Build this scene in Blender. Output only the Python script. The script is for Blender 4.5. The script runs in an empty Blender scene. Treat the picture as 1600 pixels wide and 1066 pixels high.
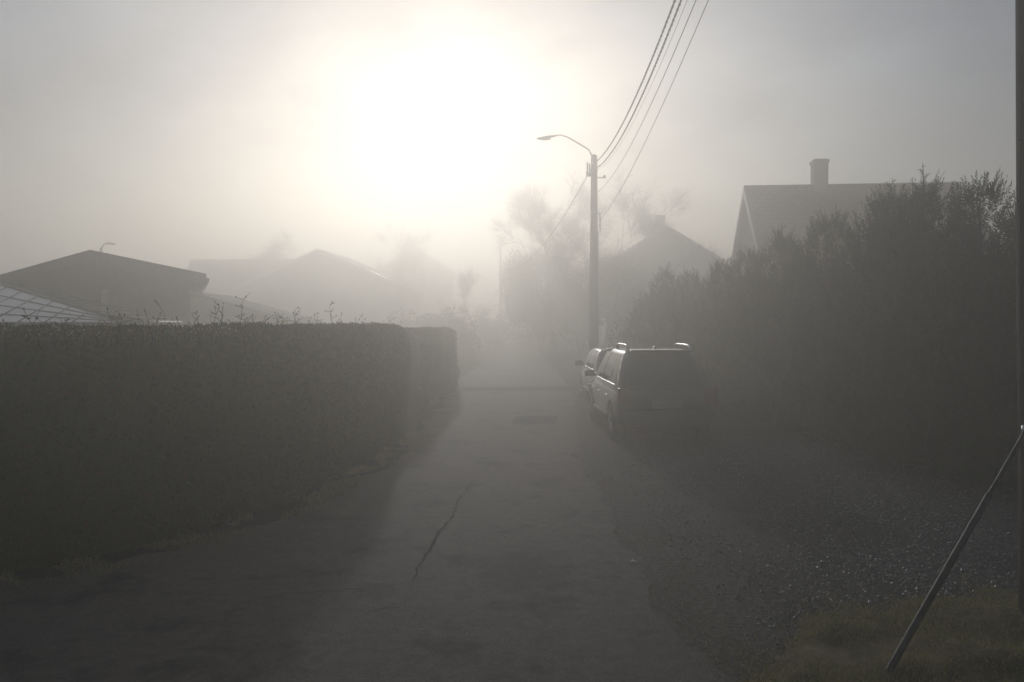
import bpy, bmesh, math, random
import numpy as np
from mathutils import Vector, Matrix, noise

R = math.radians
rnd = random.Random(11)
nr = np.random.default_rng(5)
SC = bpy.context.scene
COL = SC.collection

# ------------------------------------------------------------------ camera model
CAM_H, F, PITCH = 2.15, 1244.0, R(1.29)
SUN_EL, SUN_AZ = R(14.0), R(-5.0)

def ray(px, py):
    fw = Vector((0, math.cos(PITCH), -math.sin(PITCH)))
    up = Vector((0, math.sin(PITCH), math.cos(PITCH)))
    return fw * F + Vector((1, 0, 0)) * (px - 800) + up * (533 - py)

def at(px, py, Y):
    d = ray(px, py)
    return Vector((0, 0, CAM_H)) + d * (Y / d.y)

def gnd(px, py):
    d = ray(px, py)
    return Vector((0, 0, CAM_H)) + d * (-CAM_H / d.z)

# ------------------------------------------------------------------ mesh helper
class MB:
    def __init__(s):
        s.v, s.f = [], []

    def add(s, vs, fs):
        o = len(s.v)
        s.v += [tuple(v) for v in vs]
        s.f += [tuple(i + o for i in f) for f in fs]
        return s

    def box(s, c, d, M=None):
        cx, cy, cz = c
        x, y, z = d[0] / 2, d[1] / 2, d[2] / 2
        vs = [Vector((cx + a * x, cy + b * y, cz + e * z)) for e in (-1, 1) for b in (-1, 1) for a in (-1, 1)]
        if M is not None:
            vs = [M @ v for v in vs]
        return s.add(vs, [(0, 2, 3, 1), (4, 5, 7, 6), (0, 1, 5, 4), (2, 6, 7, 3), (0, 4, 6, 2), (1, 3, 7, 5)])

    def rbox(s, c, d, bev=0.02, seg=2, M=None):
        bm = bmesh.new()
        bmesh.ops.create_cube(bm, size=1)
        for v in bm.verts:
            v.co = Vector((v.co.x * d[0], v.co.y * d[1], v.co.z * d[2]))
        bmesh.ops.bevel(bm, geom=bm.edges[:], offset=bev, segments=seg, affect='EDGES', profile=0.6)
        bm.verts.index_update()
        vs = [v.co + Vector(c) for v in bm.verts]
        if M is not None:
            vs = [M @ v for v in vs]
        fs = [[v.index for v in f.verts] for f in bm.faces]
        bm.free()
        return s.add(vs, fs)

    def tube(s, pts, rad, n=8, cap=True):
        pts = [Vector(p) for p in pts]
        if not isinstance(rad, (list, tuple)):
            rad = [rad] * len(pts)
        rings, prev = [], None
        for i, p in enumerate(pts):
            t = (pts[min(i + 1, len(pts) - 1)] - pts[max(i - 1, 0)])
            t.normalize()
            if prev is None:
                a = Vector((0, 0, 1)) if abs(t.z) < 0.9 else Vector((1, 0, 0))
                u = t.cross(a).normalized()
            else:
                u = (prev - t * prev.dot(t))
                u = u.normalized() if u.length > 1e-6 else t.orthogonal().normalized()
            prev = u
            w = t.cross(u)
            rings.append([p + (u * math.cos(k * 2 * math.pi / n) + w * math.sin(k * 2 * math.pi / n)) * rad[i] for k in range(n)])
        o = len(s.v)
        for r in rings:
            s.v += [tuple(q) for q in r]
        for i in range(len(rings) - 1):
            for k in range(n):
                a, b = o + i * n + k, o + i * n + (k + 1) % n
                s.f.append((a, b, b + n, a + n))
        if cap:
            s.f.append(tuple(o + k for k in reversed(range(n))))
            s.f.append(tuple(o + (len(rings) - 1) * n + k for k in range(n)))
        return s

    def loft(s, rings, cap=True):
        n = len(rings[0])
        o = len(s.v)
        for r in rings:
            s.v += [tuple(q) for q in r]
        for i in range(len(rings) - 1):
            for k in range(n):
                a, b = o + i * n + k, o + i * n + (k + 1) % n
                s.f.append((a, b, b + n, a + n))
        if cap:
            s.f.append(tuple(o + k for k in reversed(range(n))))
            s.f.append(tuple(o + (len(rings) - 1) * n + k for k in range(n)))
        return s

    def lathe_x(s, prof, c, n=28):
        """profile of (axial x, radius) spun about the x axis through c"""
        rings = []
        for a, r in prof:
            rings.append([Vector((c[0] + a, c[1] + r * math.cos(t * 2 * math.pi / n), c[2] + r * math.sin(t * 2 * math.pi / n))) for t in range(n)])
        return s.loft(rings)

    def prism_y(s, poly, y0, y1):
        """polygon in x,z extruded along y"""
        n = len(poly)
        vs = [(x, y0, z) for x, z in poly] + [(x, y1, z) for x, z in poly]
        fs = [tuple(range(n)), tuple(reversed(range(n, 2 * n)))]
        fs += [(i, n + i, n + (i + 1) % n, (i + 1) % n) for i in range(n)]
        return s.add(vs, fs)

    def build(s, name, mat, parent=None, smooth=False, auto=None):
        me = bpy.data.meshes.new(name)
        me.from_pydata(s.v, [], s.f)
        bm = bmesh.new()
        bm.from_mesh(me)
        bmesh.ops.recalc_face_normals(bm, faces=bm.faces[:])
        bm.to_mesh(me)
        bm.free()
        return link(name, me, mat, parent, smooth, auto)

def link(name, me, mat, parent=None, smooth=False, auto=None):
    me.materials.clear()
    me.materials.append(mat)
    if smooth or auto:
        me.polygons.foreach_set('use_smooth', [True] * len(me.polygons))
        if auto:
            me.set_sharp_from_angle(angle=R(auto))
    o = bpy.data.objects.new(name, me)
    COL.objects.link(o)
    if parent:
        o.parent = parent
    return o

def tag(o, label=None, cat=None, group=None, kind=None):
    if label: o['label'] = label
    if cat: o['category'] = cat
    if group: o['group'] = group
    if kind: o['kind'] = kind
    return o

def empty(name, loc=(0, 0, 0), rz=0.0):
    o = bpy.data.objects.new(name, None)
    COL.objects.link(o)
    o.location = loc
    o.rotation_euler = (0, 0, rz)
    o.empty_display_size = 0.3
    return o

def quads_mesh(name, V):
    """V: (n,4,3) array -> mesh of n separate quads"""
    n = len(V)
    me = bpy.data.meshes.new(name)
    me.vertices.add(n * 4)
    me.vertices.foreach_set('co', V.reshape(-1).astype(np.float32))
    me.loops.add(n * 4)
    me.loops.foreach_set('vertex_index', np.arange(n * 4, dtype=np.int32))
    me.polygons.add(n)
    me.polygons.foreach_set('loop_start', np.arange(0, n * 4, 4, dtype=np.int32))
    me.update(calc_edges=True)
    me.validate()
    return me

def unit(a):
    return a / np.maximum(np.linalg.norm(a, axis=-1, keepdims=True), 1e-9)

def leaf_quads(P, D, N, L, W):
    D = unit(D)
    S = unit(np.cross(D, N))
    U = np.cross(S, D)
    L = np.asarray(L).reshape(-1, 1)
    W = np.asarray(W).reshape(-1, 1)
    m = P + D * L * 0.45 + U * L * 0.06
    return np.stack([P, m + S * W / 2, P + D * L, m - S * W / 2], axis=1)

def merge_mb(name, V, mb):
    """leaf quads plus the solid geometry of an MB, as one mesh"""
    me0 = quads_mesh(name, V)
    bm = bmesh.new()
    bm.from_mesh(me0)
    if mb is not None and mb.v:
        t = bpy.data.meshes.new('t')
        t.from_pydata(mb.v, [], mb.f)
        bm.from_mesh(t)
        bpy.data.meshes.remove(t)
    bm.to_mesh(me0)
    bm.free()
    return me0

# ------------------------------------------------------------------ materials
def mat_new(name):
    m = bpy.data.materials.new(name)
    m.use_nodes = True
    nt = m.node_tree
    return m, nt, nt.nodes['Principled BSDF'], nt.nodes, nt.links

def ramp(nodes, stops):
    r = nodes.new('ShaderNodeValToRGB')
    e = r.color_ramp.elements
    while len(e) > 1:
        e.remove(e[-1])
    e[0].position, e[0].color = stops[0][0], (*stops[0][1], 1)
    for p, c in stops[1:]:
        k = e.new(p)
        k.color = (*c, 1)
    return r

def mat(name, c1, c2=None, scale=8.0, rough=0.8, bump=0.0, bscale=None, metal=0.0, coat=0.0, detail=8.0, spec=0.5, stretch=None):
    m, nt, b, N, Lk = mat_new(name)
    c2 = c2 or tuple(x * 0.75 for x in c1)
    tc = N.new('ShaderNodeTexCoord')
    src = tc.outputs['Object']
    if stretch:
        mp = N.new('ShaderNodeMapping')
        mp.inputs['Scale'].default_value = stretch
        Lk.new(src, mp.inputs['Vector'])
        src = mp.outputs['Vector']
    nz = N.new('ShaderNodeTexNoise')
    nz.inputs['Scale'].default_value = scale
    nz.inputs['Detail'].default_value = detail
    nz.inputs['Roughness'].default_value = 0.65
    Lk.new(src, nz.inputs['Vector'])
    rp = ramp(N, [(0.3, c2), (0.7, c1)])
    Lk.new(nz.outputs['Fac'], rp.inputs['Fac'])
    Lk.new(rp.outputs['Color'], b.inputs['Base Color'])
    b.inputs['Roughness'].default_value = rough
    b.inputs['Metallic'].default_value = metal
    b.inputs['Coat Weight'].default_value = coat
    b.inputs['Coat Roughness'].default_value = 0.04
    b.inputs['Specular IOR Level'].default_value = spec
    if bump:
        n2 = N.new('ShaderNodeTexNoise')
        n2.inputs['Scale'].default_value = bscale or scale * 3
        n2.inputs['Detail'].default_value = 6
        Lk.new(src, n2.inputs['Vector'])
        bp = N.new('ShaderNodeBump')
        bp.inputs['Strength'].default_value = bump
        bp.inputs['Distance'].default_value = 0.02
        Lk.new(n2.outputs['Fac'], bp.inputs['Height'])
        Lk.new(bp.outputs['Normal'], b.inputs['Normal'])
    return m

def mat_leaf(name, cols, rough=0.6, trans=0.25, spec=0.3):
    """every leaf takes its own tint; a little light passes through"""
    m, nt, b, N, Lk = mat_new(name)
    g = N.new('ShaderNodeNewGeometry')
    st = [(i / max(1, len(cols) - 1), c) for i, c in enumerate(cols)]
    rp = ramp(N, st)
    Lk.new(g.outputs['Random Per Island'], rp.inputs['Fac'])
    Lk.new(rp.outputs['Color'], b.inputs['Base Color'])
    b.inputs['Roughness'].default_value = rough
    b.inputs['Specular IOR Level'].default_value = spec
    tr = N.new('ShaderNodeBsdfTranslucent')
    Lk.new(rp.outputs['Color'], tr.inputs['Color'])
    mx = N.new('ShaderNodeMixShader')
    mx.inputs[0].default_value = trans
    Lk.new(b.outputs[0], mx.inputs[1])
    Lk.new(tr.outputs[0], mx.inputs[2])
    Lk.new(mx.outputs[0], N['Material Output'].inputs['Surface'])
    return m

def mat_tiles(name, c1, c2, mortar, w=0.3, h=0.35, rough=0.75):
    m, nt, b, N, Lk = mat_new(name)
    tc = N.new('ShaderNodeTexCoord')
    br = N.new('ShaderNodeTexBrick')
    br.inputs['Color1'].default_value = (*c1, 1)
    br.inputs['Color2'].default_value = (*c2, 1)
    br.inputs['Mortar'].default_value = (*mortar, 1)
    br.inputs['Scale'].default_value = 1
    br.inputs['Brick Width'].default_value = w
    br.inputs['Row Height'].default_value = h
    br.inputs['Mortar Size'].default_value = 0.02
    sx = N.new('ShaderNodeSeparateXYZ')
    Lk.new(tc.outputs['Object'], sx.inputs[0])
    ad = N.new('ShaderNodeMath')
    ad.operation = 'ADD'
    Lk.new(sx.outputs['X'], ad.inputs[0])
    Lk.new(sx.outputs['Z'], ad.inputs[1])
    cb = N.new('ShaderNodeCombineXYZ')
    Lk.new(sx.outputs['Y'], cb.inputs['X'])
    Lk.new(ad.outputs[0], cb.inputs['Y'])
    Lk.new(cb.outputs[0], br.inputs['Vector'])
    Lk.new(br.outputs['Color'], b.inputs['Base Color'])
    bp = N.new('ShaderNodeBump')
    bp.inputs['Strength'].default_value = 0.6
    bp.inputs['Distance'].default_value = 0.02
    bp.invert = True
    Lk.new(br.outputs['Fac'], bp.inputs['Height'])
    Lk.new(bp.outputs['Normal'], b.inputs['Normal'])
    b.inputs['Roughness'].default_value = rough
    return m

def mat_boards(name, c1, c2, pitch=0.14, axis='X', rough=0.7):
    m, nt, b, N, Lk = mat_new(name)
    tc = N.new('ShaderNodeTexCoord')
    wv = N.new('ShaderNodeTexWave')
    wv.wave_profile = 'SAW'
    wv.bands_direction = axis
    wv.inputs['Scale'].default_value = 0.314 / pitch
    Lk.new(tc.outputs['Object'], wv.inputs['Vector'])
    nz = N.new('ShaderNodeTexNoise')
    nz.inputs['Scale'].default_value = 6
    nz.inputs['Detail'].default_value = 8
    Lk.new(tc.outputs['Object'], nz.inputs['Vector'])
    rp = ramp(N, [(0.3, c2), (0.7, c1)])
    Lk.new(nz.outputs['Fac'], rp.inputs['Fac'])
    Lk.new(rp.outputs['Color'], b.inputs['Base Color'])
    bp = N.new('ShaderNodeBump')
    bp.inputs['Strength'].default_value = 0.7
    bp.inputs['Distance'].default_value = 0.02
    Lk.new(wv.outputs['Fac'], bp.inputs['Height'])
    Lk.new(bp.outputs['Normal'], b.inputs['Normal'])
    b.inputs['Roughness'].default_value = rough
    return m

def mat_asphalt():
    """worn lane: fine aggregate, pale dusting, dark damp hollows, sandy drift near the right verge"""
    m, nt, b, N, Lk = mat_new('worn_asphalt')
    tc = N.new('ShaderNodeTexCoord')
    P = tc.outputs['Object']
    def nz(s, d=8, r=0.6):
        n = N.new('ShaderNodeTexNoise')
        n.inputs['Scale'].default_value = s
        n.inputs['Detail'].default_value = d
        n.inputs['Roughness'].default_value = r
        Lk.new(P, n.inputs['Vector'])
        return n.outputs['Fac']
    def mix(f, a, c, mode='MIX'):
        x = N.new('ShaderNodeMix')
        x.data_type = 'RGBA'
        x.blend_type = mode
        if isinstance(f, float): x.inputs[0].default_value = f
        else: Lk.new(f, x.inputs[0])
        for i, q in ((6, a), (7, c)):
            if isinstance(q, tuple): x.inputs[i].default_value = (*q, 1)
            else: Lk.new(q, x.inputs[i])
        return x.outputs[2]
    fine = ramp(N, [(0.38, (0.05, 0.039, 0.031)), (0.5, (0.18, 0.142, 0.112)), (0.66, (0.42, 0.34, 0.272))])
    Lk.new(nz(75, 6, 0.8), fine.inputs['Fac'])
    big = ramp(N, [(0.32, (0.0, 0, 0)), (0.68, (1, 1, 1))])
    Lk.new(nz(0.55, 6), big.inputs['Fac'])
    dm = N.new('ShaderNodeMath')
    dm.operation = 'MULTIPLY'
    dm.inputs[1].default_value = 0.65
    Lk.new(big.outputs['Color'], dm.inputs[0])
    c = mix(dm.outputs[0], fine.outputs['Color'], (0.23, 0.182, 0.142))
    mott = ramp(N, [(0.36, (0.78, 0.77, 0.76)), (0.64, (1.12, 1.1, 1.07))])
    Lk.new(nz(9, 8, 0.7), mott.inputs['Fac'])
    c = mix(1.0, c, mott.outputs['Color'], 'MULTIPLY')
    damp = ramp(N, [(0.52, (0, 0, 0)), (0.68, (.85, .85, .85))])
    Lk.new(nz(1.3, 10, 0.7), damp.inputs['Fac'])
    c = mix(damp.outputs['Color'], c, (0.03, 0.029, 0.027))
    # the damp worn hollow in the middle of the lane
    h = gnd(815, 892)
    vm = N.new('ShaderNodeMapping')
    vm.inputs['Location'].default_value = (-h.x / 0.5, -h.y / 0.75, 0)
    vm.inputs['Scale'].default_value = (1 / 0.5, 1 / 0.75, 1)
    Lk.new(P, vm.inputs['Vector'])
    ln = N.new('ShaderNodeVectorMath')
    ln.operation = 'LENGTH'
    Lk.new(vm.outputs['Vector'], ln.inputs[0])
    wob = N.new('ShaderNodeMath')
    wob.operation = 'MULTIPLY_ADD'
    Lk.new(nz(4.0, 9, 0.75), wob.inputs[0])
    wob.inputs[1].default_value = 2.2
    Lk.new(ln.outputs['Value'], wob.inputs[2])
    hol = ramp(N, [(0.0, (0.75, 0.75, 0.75)), (0.42, (0.6, 0.6, 0.6)), (0.62, (0, 0, 0))])
    sc = N.new('ShaderNodeMath')
    sc.operation = 'MULTIPLY'
    sc.inputs[1].default_value = 0.28
    Lk.new(wob.outputs[0], sc.inputs[0])
    Lk.new(sc.outputs[0], hol.inputs['Fac'])
    c = mix(hol.outputs['Color'], c, (0.026, 0.024, 0.022))
    Lk.new(c, b.inputs['Base Color'])
    b.inputs['Roughness'].default_value = 0.72
    b.inputs['Specular IOR Level'].default_value = 0.35
    bp = N.new('ShaderNodeBump')
    bp.inputs['Strength'].default_value = 0.9
    bp.inputs['Distance'].default_value = 0.008
    Lk.new(nz(70, 6, 0.8), bp.inputs['Height'])
    bp2 = N.new('ShaderNodeBump')
    bp2.inputs['Strength'].default_value = 0.25
    bp2.inputs['Distance'].default_value = 0.06
    Lk.new(nz(2.6, 6, 0.6), bp2.inputs['Height'])
    Lk.new(bp.outputs['Normal'], bp2.inputs['Normal'])
    Lk.new(bp2.outputs['Normal'], b.inputs['Normal'])
    return m

def mat_glass(name, tint=(0.02, 0.024, 0.026), rough=0.04):
    m, nt, b, N, Lk = mat_new(name)
    b.inputs['Base Color'].default_value = (*tint, 1)
    b.inputs['Roughness'].default_value = rough
    b.inputs['Specular IOR Level'].default_value = 0.6
    nz = N.new('ShaderNodeTexNoise')
    nz.inputs['Scale'].default_value = 3
    rp = ramp(N, [(0.3, (rough,) * 3), (0.8, (rough + 0.1,) * 3)])
    Lk.new(nz.outputs['Fac'], rp.inputs['Fac'])
    Lk.new(rp.outputs['Color'], b.inputs['Roughness'])
    return m

def mat_thin_glass(name, tl=.45, lo=.1, hi=.28):
    m, nt, b, N, Lk = mat_new(name)
    b.inputs['Base Color'].default_value = (0.82, 0.83, 0.83, 1)
    b.inputs['Roughness'].default_value = 0.13
    tr = N.new('ShaderNodeBsdfTranslucent')
    tr.inputs['Color'].default_value = (0.85, 0.86, 0.86, 1)
    tp = N.new('ShaderNodeBsdfTransparent')
    tp.inputs['Color'].default_value = (0.93, 0.95, 0.95, 1)
    nz = N.new('ShaderNodeTexNoise')
    nz.inputs['Scale'].default_value = 2.5
    a = N.new('ShaderNodeMixShader')
    a.inputs[0].default_value = tl
    Lk.new(b.outputs[0], a.inputs[1])
    Lk.new(tr.outputs[0], a.inputs[2])
    c = N.new('ShaderNodeMixShader')
    rp = ramp(N, [(0.3, (lo,) * 3), (0.7, (hi,) * 3)])
    Lk.new(nz.outputs['Fac'], rp.inputs['Fac'])
    Lk.new(rp.outputs['Color'], c.inputs[0])
    Lk.new(a.outputs[0], c.inputs[1])
    Lk.new(tp.outputs[0], c.inputs[2])
    Lk.new(c.outputs[0], N['Material Output'].inputs['Surface'])
    return m

M = {}
M['asphalt'] = mat_asphalt()
M['crack'] = mat('crack_fill', (0.08, 0.069, 0.06), (0.035, 0.031, 0.028), 20, 0.9)
M['patch_shade'] = mat('patch_and_shade_asphalt', (0.085, 0.073, 0.063), (0.04, 0.035, 0.031), 30, 0.8, 0.6, 120)  # colours the mended patch and the painted shade across the far lane
M['earth'] = mat('earth', (0.085, 0.068, 0.04), (0.038, 0.03, 0.02), 2.2, 0.95, 0.8, 30)
M['gravel_bed'] = mat('gravel_bed', (0.13, 0.11, 0.092), (0.032, 0.028, 0.025), 30, 0.85, 1.0, 60)
def mat_yard():
    """trodden earth along the lane that turns into dark crushed stone farther in"""
    m, nt, b, N, Lk = mat_new('yard_surface')
    tc = N.new('ShaderNodeTexCoord')
    P = tc.outputs['Object']
    def nz(s, d, r):
        n = N.new('ShaderNodeTexNoise')
        n.inputs['Scale'].default_value = s
        n.inputs['Detail'].default_value = d
        n.inputs['Roughness'].default_value = r
        Lk.new(P, n.inputs['Vector'])
        return n.outputs['Fac']
    dirt = ramp(N, [(.35, (.09, .073, .057)), (.62, (.27, .222, .176))])
    Lk.new(nz(22, 9, .75), dirt.inputs['Fac'])
    grav = ramp(N, [(.38, (.02, .018, .016)), (.6, (.12, .106, .092))])
    Lk.new(nz(45, 6, .8), grav.inputs['Fac'])
    sx = N.new('ShaderNodeSeparateXYZ')
    Lk.new(P, sx.inputs[0])
    w = N.new('ShaderNodeMath')
    w.operation = 'MULTIPLY_ADD'
    Lk.new(nz(1.1, 8, .65), w.inputs[0])
    w.inputs[1].default_value = 3.6
    Lk.new(sx.outputs['X'], w.inputs[2])
    mr = N.new('ShaderNodeMapRange')
    mr.inputs['From Min'].default_value = 3.4
    mr.inputs['From Max'].default_value = 5.2
    Lk.new(w.outputs[0], mr.inputs['Value'])
    x = N.new('ShaderNodeMix')
    x.data_type = 'RGBA'
    Lk.new(mr.outputs[0], x.inputs[0])
    Lk.new(dirt.outputs['Color'], x.inputs[6])
    Lk.new(grav.outputs['Color'], x.inputs[7])
    Lk.new(x.outputs[2], b.inputs['Base Color'])
    b.inputs['Roughness'].default_value = .85
    bp = N.new('ShaderNodeBump')
    bp.inputs['Strength'].default_value = 1
    bp.inputs['Distance'].default_value = .015
    Lk.new(nz(50, 6, .75), bp.inputs['Height'])
    Lk.new(bp.outputs['Normal'], b.inputs['Normal'])
    return m
M['yard'] = mat_yard()
M['stone'] = mat_leaf('crushed_stone', [(0.1, 0.09, 0.08), (0.15, 0.134, 0.118), (0.21, 0.186, 0.165), (0.42, 0.37, 0.32)], 0.42, 0.0, 0.5)
M['grass'] = mat_leaf('grass_blades', [(0.16, 0.21, 0.05), (0.3, 0.3, 0.09), (0.46, 0.35, 0.16), (0.6, 0.46, 0.25)], 0.55, 0.3)
M['moss'] = mat('mossy_soil', (0.34, 0.26, 0.12), (0.09, 0.068, 0.035), 4, 0.95, 1.0, 40)
M['hedge'] = mat_leaf('hedge_leaves', [(0.05, 0.09, 0.02), (0.08, 0.125, 0.03), (0.125, 0.13, 0.036), (0.2, 0.11, 0.055)], 0.6, 0.2)
M['hedge_brown'] = mat_leaf('beech_leaves', [(0.07, 0.05, 0.03), (0.1, 0.065, 0.038), (0.06, 0.055, 0.028)], 0.6, 0.25)
M['conifer'] = mat_leaf('conifer_scale_leaves', [(0.02, 0.045, 0.01), (0.034, 0.065, 0.014), (0.05, 0.078, 0.018), (0.08, 0.055, 0.024)], 0.6, 0.18)
M['evergreen'] = mat_leaf('broad_evergreen', [(0.03, 0.045, 0.018), (0.05, 0.065, 0.026)], 0.6, 0.2)
M['bark'] = mat('bark', (0.12, 0.095, 0.07), (0.05, 0.04, 0.03), 14, 0.9, 0.8, 40, stretch=(1, 1, 0.2))
M['twig'] = mat('twig_bark', (0.09, 0.065, 0.045), (0.045, 0.033, 0.025), 20, 0.85)
M['pole_wood'] = mat('pole_wood', (0.15, 0.115, 0.09), (0.06, 0.046, 0.038), 9, 0.85, 0.8, 30, stretch=(3, 3, 0.12))
M['pole_far'] = mat('weathered_pole_wood', (0.16, 0.14, 0.115), (0.09, 0.075, 0.06), 9, 0.85, 0.6, 30, stretch=(3, 3, 0.15))
M['steel'] = mat('galvanised_steel', (0.62, 0.63, 0.64), (0.48, 0.49, 0.5), 18, 0.4, 0.1, 60, metal=0.85)
M['band'] = mat('pale_band', (0.75, 0.74, 0.7), (0.6, 0.59, 0.56), 12, 0.4)
M['plastic'] = mat('grey_plastic_cover', (0.45, 0.45, 0.44), (0.33, 0.33, 0.32), 12, 0.55)
M['darkpipe'] = mat('weathered_steel_pipe', (0.13, 0.12, 0.11), (0.06, 0.055, 0.05), 16, 0.5, 0.3, 60, metal=0.6)
M['cable'] = mat('black_cable', (0.03, 0.03, 0.031), (0.018, 0.018, 0.018), 30, 0.5)
M['rubber'] = mat('tyre_rubber', (0.022, 0.022, 0.023), (0.014, 0.014, 0.014), 30, 0.85, 0.3, 60)
M['trim'] = mat('black_trim', (0.02, 0.02, 0.021), (0.014, 0.014, 0.014), 30, 0.55)
M['alloy'] = mat('alloy', (0.45, 0.46, 0.47), (0.36, 0.37, 0.38), 20, 0.3, metal=1.0)
M['chrome'] = mat('polished_rail', (0.75, 0.75, 0.76), (0.68, 0.68, 0.69), 20, 0.26, metal=1.0)
M['paint_dark'] = mat('dark_car_paint', (0.018, 0.018, 0.02), (0.014, 0.014, 0.016), 3, 0.3, metal=0.2, coat=1.0)
M['paint_blue'] = mat('grey_car_paint', (0.06, 0.063, 0.07), (0.05, 0.053, 0.06), 3, 0.32, metal=0.4, coat=1.0)
M['car_glass'] = mat_glass('car_glass')
M['tail'] = mat('tail_lens', (0.22, 0.012, 0.012), (0.15, 0.008, 0.008), 30, 0.18, coat=0.5)
M['plate'] = mat('number_plate', (0.2, 0.195, 0.18), (0.13, 0.125, 0.115), 14, 0.4)
M['head'] = mat('lamp_lens', (0.6, 0.62, 0.64), (0.45, 0.47, 0.5), 14, 0.12)
M['plaster'] = mat('house_plaster', (0.5, 0.48, 0.43), (0.4, 0.38, 0.34), 3, 0.9, 0.3, 50)
M['plaster_grey'] = mat('grey_plaster', (0.36, 0.35, 0.33), (0.28, 0.27, 0.25), 3, 0.9, 0.3, 50)
M['boards'] = mat_boards('brown_boards', (0.17, 0.12, 0.085), (0.11, 0.075, 0.055))
M['boards_pale'] = mat_boards('pale_boards', (0.45, 0.42, 0.36), (0.34, 0.31, 0.27), 0.16, 'Z')
M['tiles'] = mat_tiles('concrete_roof_tiles', (0.24, 0.125, 0.075), (0.16, 0.09, 0.058), (0.05, 0.04, 0.035))
M['tiles_grey'] = mat_tiles('slate_roof', (0.12, 0.115, 0.11), (0.085, 0.083, 0.08), (0.04, 0.04, 0.04))
M['felt'] = mat('roofing_felt', (0.07, 0.068, 0.065), (0.045, 0.044, 0.042), 5, 0.85, 0.3, 40)
M['white_wood'] = mat('white_painted_wood', (0.62, 0.6, 0.55), (0.5, 0.48, 0.44), 6, 0.55)
M['brick'] = mat_tiles('chimney_brick', (0.36, 0.27, 0.22), (0.28, 0.2, 0.16), (0.25, 0.23, 0.21), 0.22, 0.08, 0.85)
M['pane'] = mat_glass('window_pane', (0.03, 0.034, 0.038))
M['metal_roof'] = mat('pale_metal_sheet', (0.55, 0.55, 0.54), (0.45, 0.45, 0.44), 4, 0.35, 0.2, 30, metal=0.7)
M['ghglass'] = mat_thin_glass('greenhouse_glass', .5, .8, .9)
M['ghwhite'] = mat_thin_glass('sky_sheen_glass', .15, .02, .06)  # white base colour stands in for bright sky reflected in the panes
M['ghframe'] = mat('greenhouse_frame', (0.08, 0.08, 0.078), (0.05, 0.05, 0.05), 12, 0.5, metal=0.5)
M['concrete'] = mat('concrete', (0.33, 0.32, 0.3), (0.22, 0.21, 0.2), 6, 0.9, 0.5, 40)
M['leaf_pale'] = mat('dry_leaf', (0.3, 0.26, 0.19), (0.2, 0.16, 0.11), 30, 0.7)
M['paper'] = mat('white_paper', (0.82, 0.82, 0.8), (0.72, 0.72, 0.7), 20, 0.7)
M['vent'] = mat('dark_vent', (0.03, 0.03, 0.03), None, 20, 0.6)

# ------------------------------------------------------------------ ground, road, gravel, grass
def wob(pts, step=0.25, amp=0.05, seed=0):
    out = []
    for i in range(len(pts) - 1):
        a, b = Vector((*pts[i], 0)), Vector((*pts[i + 1], 0))
        n = max(1, int((b - a).length / step))
        t = (b - a).normalized()
        s = Vector((-t.y, t.x, 0))
        for k in range(n):
            p = a.lerp(b, k / n)
            q = p + s * amp * (noise.noise(p * 1.3 + Vector((seed, 0, 0))) * 1.4 + noise.noise(p * 5 + Vector((0, seed, 0))) * 0.7)
            out.append((q.x, q.y))
    out.append(pts[-1])
    return out

def sheet(name, poly, z, m):
    bm = bmesh.new()
    vs = [bm.verts.new((x, y, z)) for x, y in poly]
    f = bm.faces.new(vs)
    if f.normal.z < 0: f.normal_flip()
    bm.normal_update()
    if f.normal.z < 0:
        f.normal_flip()
    bmesh.ops.triangulate(bm, faces=bm.faces[:])
    me = bpy.data.meshes.new(name)
    bm.to_mesh(me)
    bm.free()
    o = link(name, me, m)
    tag(o, kind='structure')
    return o

sheet('ground', [(-240, -60), (240, -60), (240, 240), (-240, 240)], 0.0, M['earth'])

R_EDGE = [(1.6, -12), (1.42, 3), (1.25, 5), (1.1, 7), (1.05, 12), (1.35, 17), (1.9, 24), (2.0, 30), (2.1, 70)]
L_EDGE = [(-1.75, 70), (-1.85, 30), (-1.85, 20), (-1.8, 12), (-2.4, 8.8), (-3.5, 7.0), (-5.5, 5.7), (-9, 4.6), (-26, 2), (-26, -12)]
road_poly = wob(R_EDGE, 0.12, 0.13, 3)[:-1] + [(2.1, 70)] + wob(L_EDGE, 0.15, 0.16, 9)
sheet('road', road_poly, 0.012, M['asphalt'])
# side lane that meets the road beyond the hedge
sheet('side_road', wob([(-1.8, 28.6), (-30, 28.2), (-30, 31.2), (-1.8, 31.6)], 0.6, 0.05, 2), 0.008, M['asphalt'])
sheet('gravel_yard', wob([(1.0, -12), (0.95, 6.2), (0.95, 12), (1.2, 17), (1.8, 23), (2.0, 27), (4.6, 27), (4.9, 20), (6.6, 10.5), (9.5, 5.6), (9.5, -12)], 0.4, 0.15, 5), 0.004, M['yard'])

def strip(name, pts, wid, z, m):
    mb = MB()
    P = [Vector((*p, 0)) for p in wob(pts, 0.06, 0.035, 4)]
    L, Rr = [], []
    for i, p in enumerate(P):
        t = (P[min(i + 1, len(P) - 1)] - P[max(0, i - 1)]).normalized()
        s = Vector((-t.y, t.x, 0))
        w = wid * (0.12 + 1.5 * abs(noise.noise(p * 5))) * min(1, 0.15 + i / 6, 0.15 + (len(P) - 1 - i) / 6)
        L.append((p + s * w)[:2] + (z,))
        Rr.append((p - s * w)[:2] + (z,))
    n = len(P)
    mb.add(L + Rr, [(i, i + 1, n + i + 1, n + i) for i in range(n - 1)])
    o = mb.build(name, m)
    return tag(o, kind='structure')

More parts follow.
